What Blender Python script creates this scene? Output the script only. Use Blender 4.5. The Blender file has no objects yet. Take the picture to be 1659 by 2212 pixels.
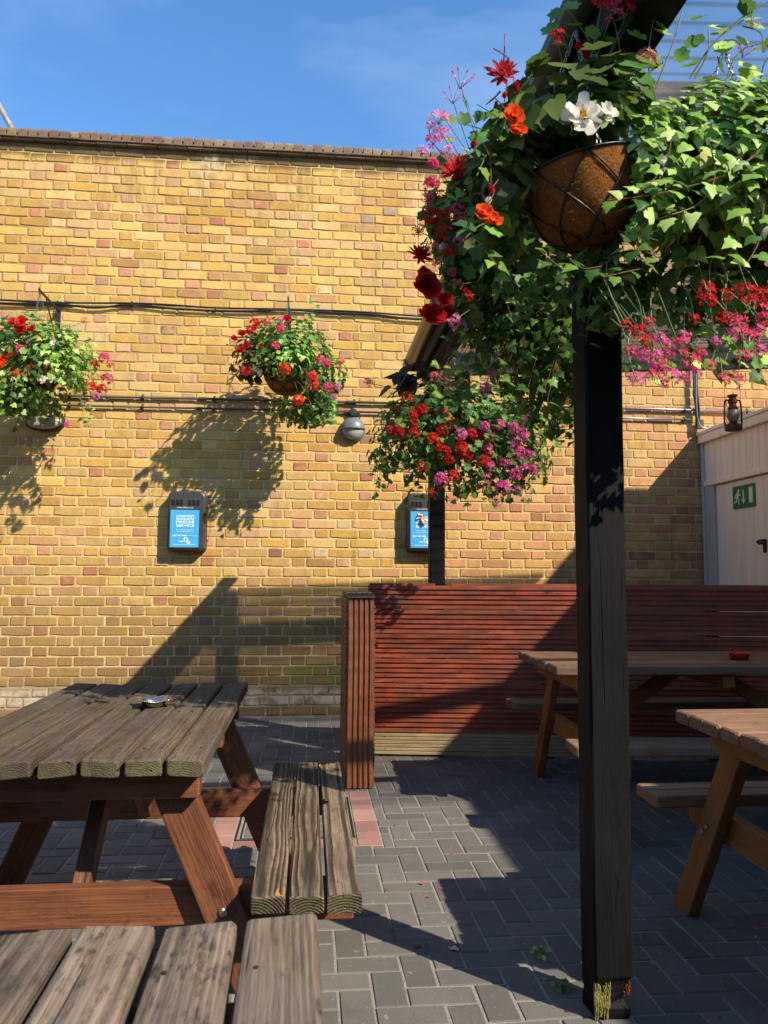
import bpy, bmesh, math, random
from mathutils import Vector, Matrix, Euler, noise as mnoise
random.seed(7)
R = math.radians
SC = bpy.context.scene
COL = SC.collection
# ------------------------------------------------------------------ camera, sky, sun, exposure
PSI, TH, ROLL, FPX, CAMH = R(5.44), R(4.74), R(0.3), 1700.0, 1.2
cd = bpy.data.cameras.new('camera'); cam = bpy.data.objects.new('camera', cd); COL.objects.link(cam)
fw = Vector((math.sin(PSI)*math.cos(TH), math.cos(PSI)*math.cos(TH), math.sin(TH)))
r0 = Vector((math.cos(PSI), -math.sin(PSI), 0)); u0 = r0.cross(fw)
rt = r0*math.cos(ROLL) + u0*math.sin(ROLL); up = -r0*math.sin(ROLL) + u0*math.cos(ROLL)
cam.matrix_world = Matrix(((rt.x, up.x, -fw.x, 0), (rt.y, up.y, -fw.y, 0), (rt.z, up.z, -fw.z, CAMH), (0, 0, 0, 1)))
cd.sensor_fit = 'VERTICAL'; cd.sensor_height = 36; cd.lens = FPX/2212*36
cd.clip_start = 0.05; cd.clip_end = 500
cd.dof.use_dof = True; cd.dof.focus_distance = 4.6; cd.dof.aperture_fstop = 11
SC.camera = cam
def at(px, py, Y):
    "world point on the plane y = Y along a sight line (photo measured at 1659 x 2212)"
    d = fw*FPX + rt*(px-829.5) - up*(py-1106)
    return Vector((0, 0, CAMH)) + d*(Y/d.y)

w = bpy.data.worlds.new('World'); SC.world = w; w.use_nodes = True
wn = w.node_tree; wn.nodes.clear()
def wN(t, **k):
    n = wn.nodes.new(t)
    for a, b in k.items(): setattr(n, a, b)
    return n
sky = wN('ShaderNodeTexSky', sky_type='NISHITA', sun_disc=False, sun_elevation=R(38.5), sun_rotation=R(135), air_density=1.0, dust_density=0.1, ozone_density=2.2, altitude=50)
tc = wN('ShaderNodeTexCoord')
mp = wN('ShaderNodeMapping'); mp.inputs['Scale'].default_value = (1.2, 1.6, 4.5)
nz = wN('ShaderNodeTexNoise'); nz.inputs['Scale'].default_value = 1.6; nz.inputs['Detail'].default_value = 7; nz.inputs['Roughness'].default_value = .55; nz.inputs['Distortion'].default_value = .5
rp = wN('ShaderNodeValToRGB'); rp.color_ramp.elements[0].position = .40; rp.color_ramp.elements[1].position = .85
rp.color_ramp.elements[1].color = (.11, .11, .11, 1); rp.color_ramp.elements[0].color = (.0, .0, .0, 1)
mx = wN('ShaderNodeMix', data_type='RGBA'); mx.inputs[7].default_value = (9.0, 9.6, 10.6, 1)
bg = wN('ShaderNodeBackground'); bg.inputs['Strength'].default_value = .15
wo = wN('ShaderNodeOutputWorld')
L = wn.links.new
L(tc.outputs['Generated'], mp.inputs[0]); L(mp.outputs[0], nz.inputs['Vector']); L(nz.outputs['Fac'], rp.inputs[0])
L(rp.outputs[0], mx.inputs[0]); hs = wN('ShaderNodeHueSaturation'); hs.inputs['Saturation'].default_value = 1.22; hs.inputs['Value'].default_value = 1.0
L(sky.outputs[0], hs.inputs['Color']); L(hs.outputs[0], mx.inputs[6]); L(mx.outputs[2], bg.inputs[0]); L(bg.outputs[0], wo.inputs[0])

sl = bpy.data.lights.new('sun', 'SUN'); sl.energy = 5.0; sl.angle = R(.53); sl.color = (1, .915, .75)
so = bpy.data.objects.new('sun', sl); COL.objects.link(so)
so.rotation_euler = Vector((-1, 1, -1.125)).to_track_quat('-Z', 'Y').to_euler()
vs = SC.view_settings; SC.display_settings.display_device = 'sRGB'
vs.view_transform = 'Standard'; vs.look = 'None'; vs.exposure = 0.81; vs.gamma = 1
SC.cycles.max_bounces = 8; SC.cycles.transparent_max_bounces = 24; SC.cycles.diffuse_bounces = 4
SC.cycles.caustics_reflective = False; SC.cycles.caustics_refractive = False

# ------------------------------------------------------------------ materials
def srgb(h):
    h = h.lstrip('#'); c = [int(h[i:i+2], 16)/255 for i in (0, 2, 4)]
    return tuple(x/12.92 if x <= .04045 else ((x+.055)/1.055)**2.4 for x in c) + (1,)
def C4(c): return srgb(c) if isinstance(c, str) else (tuple(c)+(1,))[:4]
class M:
    def __init__(s, name, rough=.7, spec=.4):
        s.m = bpy.data.materials.new(name); s.m.use_nodes = True; s.t = s.m.node_tree
        s.b = s.t.nodes['Principled BSDF']; s.out = s.t.nodes['Material Output']
        s.b.inputs['Roughness'].default_value = rough; s.b.inputs['Specular IOR Level'].default_value = spec
    def n(s, t, **k):
        n = s.t.nodes.new(t)
        for a, b in k.items(): setattr(n, a, b)
        return n
    def l(s, a, b): s.t.links.new(a, b)
    def put(s, inp, v):
        if hasattr(v, 'is_output'): s.l(v, inp)
        else: inp.default_value = v
    def coord(s, kind='Object'): return s.n('ShaderNodeTexCoord').outputs[kind]
    def pos(s): return s.n('ShaderNodeNewGeometry').outputs['Position']
    def rnd(s):
        a = s.n('ShaderNodeObjectInfo').outputs['Random']; b = s.n('ShaderNodeNewGeometry').outputs['Random Per Island']
        return s.math('FRACT', s.math('ADD', a, b))
    def math(s, op, a, b=0.0, c=None):
        n = s.n('ShaderNodeMath', operation=op); s.put(n.inputs[0], a); s.put(n.inputs[1], b)
        if c is not None: s.put(n.inputs[2], c)
        return n.outputs[0]
    def vadd(s, a, b):
        n = s.n('ShaderNodeVectorMath', operation='ADD'); s.put(n.inputs[0], a); s.put(n.inputs[1], b); return n.outputs[0]
    def vmul(s, a, b):
        n = s.n('ShaderNodeVectorMath', operation='MULTIPLY'); s.put(n.inputs[0], a); s.put(n.inputs[1], b); return n.outputs[0]
    def sep(s, v): return s.n('ShaderNodeSeparateXYZ'), v
    def xyz(s, v):
        n = s.n('ShaderNodeSeparateXYZ'); s.l(v, n.inputs[0]); return n.outputs
    def comb(s, x, y, z):
        n = s.n('ShaderNodeCombineXYZ')
        for i, v in enumerate((x, y, z)): s.put(n.inputs[i], v)
        return n.outputs[0]
    def noise(s, v, scale=5, det=4, rough=.55, dist=0):
        n = s.n('ShaderNodeTexNoise'); s.l(v, n.inputs['Vector'])
        for k, x in (('Scale', scale), ('Detail', det), ('Roughness', rough), ('Distortion', dist)): n.inputs[k].default_value = x
        return n.outputs['Fac']
    def ramp(s, f, stops, mode='LINEAR'):
        n = s.n('ShaderNodeValToRGB'); n.color_ramp.interpolation = mode; e = n.color_ramp.elements
        while len(e) < len(stops): e.new(.5)
        for i, (p, c) in enumerate(stops):
            e[i].position = p; e[i].color = (c, c, c, 1) if isinstance(c, (int, float)) else C4(c)
        s.put(n.inputs[0], f); return n.outputs[0]
    def mix(s, f, a, b, mode='MIX'):
        n = s.n('ShaderNodeMix', data_type='RGBA', blend_type=mode); s.put(n.inputs[0], f)
        s.put(n.inputs[6], C4(a) if not hasattr(a, 'is_output') else a); s.put(n.inputs[7], C4(b) if not hasattr(b, 'is_output') else b)
        return n.outputs[2]
    def scale(s, col, f):
        n = s.n('ShaderNodeVectorMath', operation='SCALE'); s.put(n.inputs[0], col); s.put(n.inputs['Scale'], f); return n.outputs[0]
    def smooth(s, v, a, b):
        n = s.n('ShaderNodeMapRange', interpolation_type='SMOOTHSTEP'); s.put(n.inputs[0], v)
        n.inputs[1].default_value = a; n.inputs[2].default_value = b; return n.outputs[0]
    def bump(s, h, dist=.004, strength=.6):
        n = s.n('ShaderNodeBump'); n.inputs['Distance'].default_value = dist; n.inputs['Strength'].default_value = strength
        s.put(n.inputs['Height'], h); s.l(n.outputs[0], s.b.inputs['Normal'])
    def col(s, v): s.put(s.b.inputs['Base Color'], C4(v) if not hasattr(v, 'is_output') else v); return s
    def rough(s, v): s.put(s.b.inputs['Roughness'], v)

def simple(name, c, rough=.6, metal=0, spec=.4, var=.25, scale=20, bump=0):
    a = M(name, rough, spec); p = a.coord(); f = a.noise(p, scale, 5)
    c = C4(c)
    a.col(a.ramp(f, [(.3, [x*(1-var) for x in c[:3]]), (.7, [min(1, x*(1+var)) for x in c[:3]])]))
    a.b.inputs['Metallic'].default_value = metal
    if bump: a.bump(a.noise(p, scale*4, 4), bump, .5)
    return a.m

def mat_brick(head=False):
    a = M('stock_brick', .88, .2); p = a.pos(); X, Y, Z = a.xyz(p); r = a.rnd()
    r2 = a.math('FRACT', a.math('MULTIPLY', r, 37.7)); r3 = a.math('FRACT', a.math('MULTIPLY', r, 91.3))
    cy = [(0, '#c29a4e'), (.15, '#cba65a'), (.30, '#be9445'), (.44, '#caa25c'), (.58, '#bd985c'), (.70, '#c7a66a'), (.79, '#b48742'), (.86, '#c29a6c'), (.93, '#bb8e60'), (.97, '#ad8050')]
    if head: cy = [(0, '#c29a4e'), (.13, '#c9a45a'), (.26, '#b98f45'), (.38, '#c4a062'), (.50, '#b08544'), (.60, '#c0946c'), (.69, '#b98262'), (.80, '#ae6b52'), (.87, '#be9068'), (.945, '#8d6052'), (.962, '#94806a'), (.975, '#c8b080')]
    cp = [(0, '#bf9058'), (.14, '#bc8460'), (.28, '#c29a5e'), (.40, '#bd8162'), (.52, '#c59e66'), (.63, '#b98254'), (.72, '#bd9452'), (.84, '#ae6c54'), (.90, '#b88c54'), (.97, '#93634f')]
    yel = a.ramp(r, cy, 'CONSTANT'); pink = a.ramp(r, cp, 'CONSTANT')
    c = a.mix(a.math('MULTIPLY', a.smooth(X, .75, 1.25), a.smooth(Z, 3.9, 3.1)), yel, pink)
    off = a.vadd(p, a.comb(a.math('MULTIPLY', r, 40.0), 0, a.math('MULTIPLY', r2, 40.0)))
    blot = a.noise(off, 11, 4, .6, .6)
    c = a.mix(a.math('MULTIPLY', a.smooth(blot, .5, .8), a.math('MULTIPLY', r3, .7)), c, '#8d683f')
    blot2 = a.noise(off, 7, 3, .6, 1.0)
    c = a.mix(a.math('MULTIPLY', a.smooth(blot2, .5, .72), .65), c, '#cfa766')
    big = a.noise(p, 2.4, 4, .6); c = a.mix(a.math('MULTIPLY', a.smooth(big, .45, .75), .28), c, '#b99b6a')
    c = a.mix(.08, c, '#c09a5e'); c = a.mix(a.math('MULTIPLY', a.smooth(a.noise(off, 4.5, 3, .6), .5, .68), .42), c, '#b07a58'); fine = a.noise(p, 160, 3, .7)
    c = a.scale(c, a.math('ADD', a.math('MULTIPLY', fine, .5), .64))
    pit = a.noise(p, 75, 3, .6); c = a.mix(a.math('MULTIPLY', a.smooth(pit, .62, .72), .45), c, '#6a4d2c')
    wash = a.noise(a.vadd(a.vmul(p, (5, 1, 14)), a.comb(a.math('MULTIPLY', r, 30.0), 0, 0)), 1.0, 4, .65); c = a.mix(a.math('MULTIPLY', a.smooth(wash, .48, .75), .4), c, '#a88c5c')
    c = a.scale(c, a.math('ADD', a.math('MULTIPLY', r2, .3), .86))
    # soot, damp and efflorescence stains; shade under the coping is painted in too
    streak = a.noise(a.vmul(p, (7, 1, 1.2)), 1.6, 5, .6)
    c = a.mix(a.math('MULTIPLY', a.smooth(streak, .52, .78), .45), c, '#6b5434')
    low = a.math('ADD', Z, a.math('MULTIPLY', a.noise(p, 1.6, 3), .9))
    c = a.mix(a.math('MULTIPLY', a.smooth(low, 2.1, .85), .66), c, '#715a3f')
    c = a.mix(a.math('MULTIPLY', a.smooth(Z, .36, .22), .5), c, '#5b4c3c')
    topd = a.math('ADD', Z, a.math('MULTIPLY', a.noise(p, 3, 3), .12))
    c = a.mix(a.math('MULTIPLY', a.smooth(topd, 4.955, 5.03), .85), c, '#3c3128')  # top course darkened: dirt together with the coping's painted shade
    drip = a.noise(a.vmul(p, (9, 1, .7)), 1.5, 5, .62); c = a.mix(a.math('MULTIPLY', a.math('MULTIPLY', a.smooth(drip, .5, .7), a.smooth(Z, 4.3, 5.0)), .6), c, '#6d5a40')
    eff = a.math('MULTIPLY', a.math('MULTIPLY', a.smooth(Z, .27, .2), a.smooth(Z, .05, .12)), a.smooth(a.noise(p, 5, 4, .65), .38, .58))
    c = a.mix(a.math('MULTIPLY', eff, .8), c, '#b5ab98')
    alg = a.math('MULTIPLY', a.math('MULTIPLY', a.smooth(X, -.55, .05), a.smooth(X, .6, .3)), a.math('MULTIPLY', a.smooth(Z, .5, .36), a.smooth(Z, .16, .3)))
    c = a.mix(a.math('MULTIPLY', a.math('MULTIPLY', alg, a.smooth(a.noise(p, 6, 4), .32, .6)), .8), c, '#6d7230')
    pale = a.math('MULTIPLY', a.smooth(a.noise(p, 1.1, 3), .56, .72), a.smooth(Z, 4.0, 4.8))
    c = a.mix(a.math('MULTIPLY', a.math('MULTIPLY', pale, a.smooth(blot2, .35, .65)), .5), c, '#d8c8a4')
    a.col(c)
    h = a.math('ADD', a.math('MULTIPLY', fine, .5), a.math('MULTIPLY', a.noise(p, 35, 4, .6), 1.2))
    a.bump(h, .005, .7)
    return a.m
def mat_mortar():
    a = M('mortar', .95, .1); p = a.pos(); X, Y, Z = a.xyz(p)
    n1 = a.noise(p, 60, 5, .7)
    c = a.ramp(n1, [(.3, '#ab9060'), (.7, '#d2bb86')])
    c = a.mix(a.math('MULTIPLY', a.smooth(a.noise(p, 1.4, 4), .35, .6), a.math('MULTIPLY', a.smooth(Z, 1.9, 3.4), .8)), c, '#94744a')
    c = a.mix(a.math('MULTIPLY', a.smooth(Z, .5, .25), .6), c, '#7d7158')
    c = a.mix(a.math('MULTIPLY', a.smooth(Z, 4.95, 5.03), .8), c, '#40352a')  # dark top band as on the bricks, dirt plus painted coping shade
    a.col(c); a.bump(a.math('ADD', n1, a.noise(p, 18, 3)), .008, .9)
    return a.m
def mat_coping():
    a = M('coping_brick', .9, .2); p = a.pos(); r = a.rnd()
    c = a.ramp(r, [(0, '#6d5a48'), (.3, '#7a664e'), (.5, '#665244'), (.7, '#70584a'), (.9, '#806e54')], 'CONSTANT')
    n1 = a.noise(p, 22, 5, .65)
    c = a.mix(a.smooth(n1, .5, .75), c, '#4e3d31'); a.col(c); a.bump(n1, .008, .7); return a.m
def mat_paver(name, stops):
    a = M(name, .8, .3); p = a.pos(); r = a.rnd()
    c = a.ramp(r, stops)
    n1 = a.noise(p, 3.2, 4, .6); n2 = a.noise(p, 190, 3, .7); n3 = a.noise(p, 26, 5, .6)
    c = a.scale(c, a.math('ADD', .55, a.math('ADD', a.math('MULTIPLY', n1, .5), a.math('MULTIPLY', n2, .4))))
    c = a.mix(a.math('MULTIPLY', a.smooth(n3, .56, .78), .4), c, '#77736e')
    st = a.noise(p, 1.3, 6, .65, .5); c = a.mix(a.math('MULTIPLY', a.smooth(st, .5, .68), .45), c, '#3d3a36')
    spot = a.noise(p, 38, 2, .5); c = a.mix(a.math('MULTIPLY', a.smooth(spot, .68, .72), .5), c, '#96907f')
    a.col(c); a.rough(a.ramp(n3, [(.3, .62), (.7, .88)]))
    a.bump(a.math('ADD', n2, a.math('MULTIPLY', n3, .8)), .003, .6)
    return a.m
def mat_joint():
    a = M('joint_sand', .95, .1); p = a.pos(); n1 = a.noise(p, 120, 4, .7); n2 = a.noise(p, 2.1, 4)
    c = a.ramp(n1, [(.3, '#736e66'), (.7, '#9c958b')]); c = a.mix(a.math('MULTIPLY', a.smooth(n2, .54, .7), .8), c, '#4a433b')
    a.col(c); a.bump(n1, .005, .8); return a.m
def mat_wood(name, dark, mid, pale, grey=None, ring=34, rough=.75, greyf=.5, bumpd=.003, stain=.35, spec=.3, green=.0, rw=.12, mott=.45):
    "solid timber: rings round an axis along local X, so faces show grain and ends show arcs"
    a = M(name, rough, spec); o = a.coord(); r = a.rnd()
    r2 = a.math('FRACT', a.math('MULTIPLY', r, 53.1))
    oo = a.vadd(o, a.comb(a.math('MULTIPLY', r, 31.0), 0, 0))
    wob = a.noise(a.vmul(oo, (1.6, 9, 9)), 1.0, 3, .5)
    x, y, z = a.xyz(o)
    yy = a.math('ADD', y, a.math('ADD', a.math('MULTIPLY', a.math('SUBTRACT', r, .5), .07), a.math('MULTIPLY', a.math('SUBTRACT', wob, .5), .032)))
    zz = a.math('ADD', z, a.math('ADD', a.math('MULTIPLY', r2, .05), .035))
    rad = a.math('SQRT', a.math('ADD', a.math('MULTIPLY', yy, yy), a.math('MULTIPLY', zz, zz)))
    rg = a.math('FRACT', a.math('MULTIPLY', rad, float(ring)*6))
    ringv = a.math('ADD', a.smooth(rg, .0, .75), a.math('MULTIPLY', a.smooth(rg, .8, 1.0), -1.0))
    fib = a.noise(a.vmul(oo, (6, 160, 160)), 1.0, 4, .65)
    blot = a.noise(a.vmul(oo, (3.2, 9, 9)), 1.0, 5, .6, .4)
    f = a.math('ADD', a.math('MULTIPLY', ringv, rw), a.math('ADD', a.math('MULTIPLY', fib, .62), a.math('ADD', a.math('MULTIPLY', blot, .5), .17-rw*.5)))
    c = a.ramp(f, [(.3, dark), (.62, mid), (.98, pale)])
    if grey: c = a.mix(a.math('MULTIPLY', a.smooth(a.noise(a.vmul(oo, (5, 14, 14)), 1.0, 5, .65), .42, .62), greyf), c, grey)
    c = a.mix(a.math('MULTIPLY', a.smooth(a.noise(a.vmul(oo, (9, 22, 22)), 1.0, 5, .7), .54, .72), stain), c, dark)
    nx = a.math('ABSOLUTE', a.xyz(a.coord('Normal'))[0])
    c = a.mix(a.math('MULTIPLY', a.smooth(nx, .8, .95), .45), c, mid)
    if green:
        c = a.mix(a.math('MULTIPLY', a.math('MULTIPLY', a.smooth(nx, .7, .95), a.smooth(a.noise(oo, 26, 4, .6), .4, .66)), green), c, '#5d6238')
    mot = a.noise(a.vmul(oo, (26, 85, 85)), 1.0, 4, .7); big = a.noise(a.vmul(oo, (1.7, 3, 3)), 1.0, 3, .6)
    c = a.mix(a.math('MULTIPLY', a.math('MULTIPLY', a.smooth(mot, .5, .66), a.smooth(big, .35, .62)), mott), c, dark)
    c = a.scale(c, a.math('ADD', a.math('MULTIPLY', big, .7), a.math('ADD', a.math('MULTIPLY', r2, .3), .5)))
    a.col(c)
    crack = a.smooth(a.noise(a.vmul(oo, (1.6, 42, 42)), 1.0, 2, .5, .3), .66, .72)
    a.bump(a.math('SUBTRACT', a.math('ADD', a.math('MULTIPLY', ringv, rw*2), a.math('MULTIPLY', fib, .8)), a.math('MULTIPLY', crack, 2.0)), bumpd, .8)
    return a.m
def mat_leaf(name, dark, mid, light, trans=.35, rough=.42, vein=0.0):
    a = M(name, rough, .22); r = a.rnd(); p = a.pos()
    n1 = a.noise(p, 45, 3)
    f = a.math('ADD', a.math('MULTIPLY', r, .75), a.math('MULTIPLY', n1, .3))
    c = a.ramp(f, [(.1, dark), (.5, mid), (.95, light)])
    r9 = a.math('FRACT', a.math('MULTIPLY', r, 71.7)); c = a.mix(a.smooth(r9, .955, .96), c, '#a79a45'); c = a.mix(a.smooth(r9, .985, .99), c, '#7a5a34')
    if vein:
        x, y, z = a.xyz(a.coord()); v = a.smooth(a.math('ABSOLUTE', x), .035, .0)
        c = a.mix(a.math('MULTIPLY', v, vein), c, light)
    a.col(c); a.b.inputs['Roughness'].default_value = rough
    tr = a.n('ShaderNodeBsdfTranslucent'); a.l(a.mix(.5, c, light), tr.inputs[0])
    ms = a.n('ShaderNodeMixShader'); ms.inputs[0].default_value = trans
    a.l(a.b.outputs[0], ms.inputs[1]); a.l(tr.outputs[0], ms.inputs[2]); a.l(ms.outputs[0], a.out.inputs[0])
    return a.m
def mat_petal(name, c0, c1, trans=.52):
    a = M(name, .6, .25); r = a.rnd(); c = a.ramp(a.math('ADD', a.math('MULTIPLY', r, .7), a.math('MULTIPLY', a.noise(a.pos(), 90, 3), .4)), [(.1, c0), (.9, c1)])
    a.col(c); tr = a.n('ShaderNodeBsdfTranslucent'); a.l(c, tr.inputs[0])
    ms = a.n('ShaderNodeMixShader'); ms.inputs[0].default_value = trans
    a.l(a.b.outputs[0], ms.inputs[1]); a.l(tr.outputs[0], ms.inputs[2]); a.l(ms.outputs[0], a.out.inputs[0])
    return a.m
def mat_roof():
    a = M('clear_corrugated', .25, .5); p = a.pos(); n1 = a.noise(a.vmul(p, (1, 1, 1)), 2.2, 5, .6); n2 = a.noise(p, 30, 4)
    a.col(a.ramp(n2, [(.3, '#b9b4b4'), (.7, '#d9d3d0')]))
    tp = a.n('ShaderNodeBsdfTransparent'); tp.inputs[0].default_value = (.95, .965, .98, 1)
    ms = a.n('ShaderNodeMixShader'); lw = a.n('ShaderNodeLayerWeight'); lw.inputs[0].default_value = .5
    X, Y, Z = a.xyz(p); dirt = a.smooth(a.math('SINE', a.math('MULTIPLY', Y, 82.67)), -.72, -.95)
    fc = a.math('ADD', a.ramp(n1, [(.3, .30), (.7, .16)]), a.math('MULTIPLY', a.smooth(lw.outputs['Facing'], .6, .95), .5))
    a.l(a.math('MINIMUM', a.math('ADD', fc, a.math('ADD', a.math('MULTIPLY', dirt, .3), a.math('MULTIPLY', a.smooth(Y, 4.05, 4.25), .52))), .9), ms.inputs[0])  # far end made more opaque so its shadow darkens the wall
    a.l(tp.outputs[0], ms.inputs[1]); a.l(a.b.outputs[0], ms.inputs[2])
    a.l(ms.outputs[0], a.out.inputs[0]); return a.m
def mat_coir():
    a = M('coir', .95, .1); p = a.coord(); n1 = a.noise(p, 90, 5, .75, 1.5); n2 = a.noise(p, 9, 4)
    c = a.ramp(a.math('ADD', a.math('MULTIPLY', n1, .8), a.math('MULTIPLY', n2, .3)), [(.35, '#5c3416'), (.6, '#9c6230'), (.85, '#c78e50')])
    a.col(c); a.bump(n1, .012, 1.0); return a.m
def mat_plastic(name, c, rough=.4, spec=.5):
    return simple(name, c, rough, 0, spec, .12, 30)
def mat_white_paint():
    a = M('cream_paint', .55, .4); p = a.pos(); X, Y, Z = a.xyz(p)
    n1 = a.noise(a.vmul(p, (8, 8, 1)), 1.5, 4, .6); c = a.ramp(n1, [(.3, '#e6d9c4'), (.7, '#f0e6d6')])
    c = a.mix(a.math('MULTIPLY', a.smooth(a.noise(a.vmul(p, (22, 22, 2.5)), 1.0, 4, .6), .56, .78), .35), c, '#9b8a74')
    a.col(c); a.bump(a.noise(p, 60, 3), .001, .4); return a.m
def mat_glassy(name, c):
    a = M(name, .35, .5); a.col(a.ramp(a.noise(a.pos(), 25, 4), [(.3, [x*.7 for x in C4(c)[:3]]), (.7, c)])); return a.m

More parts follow.
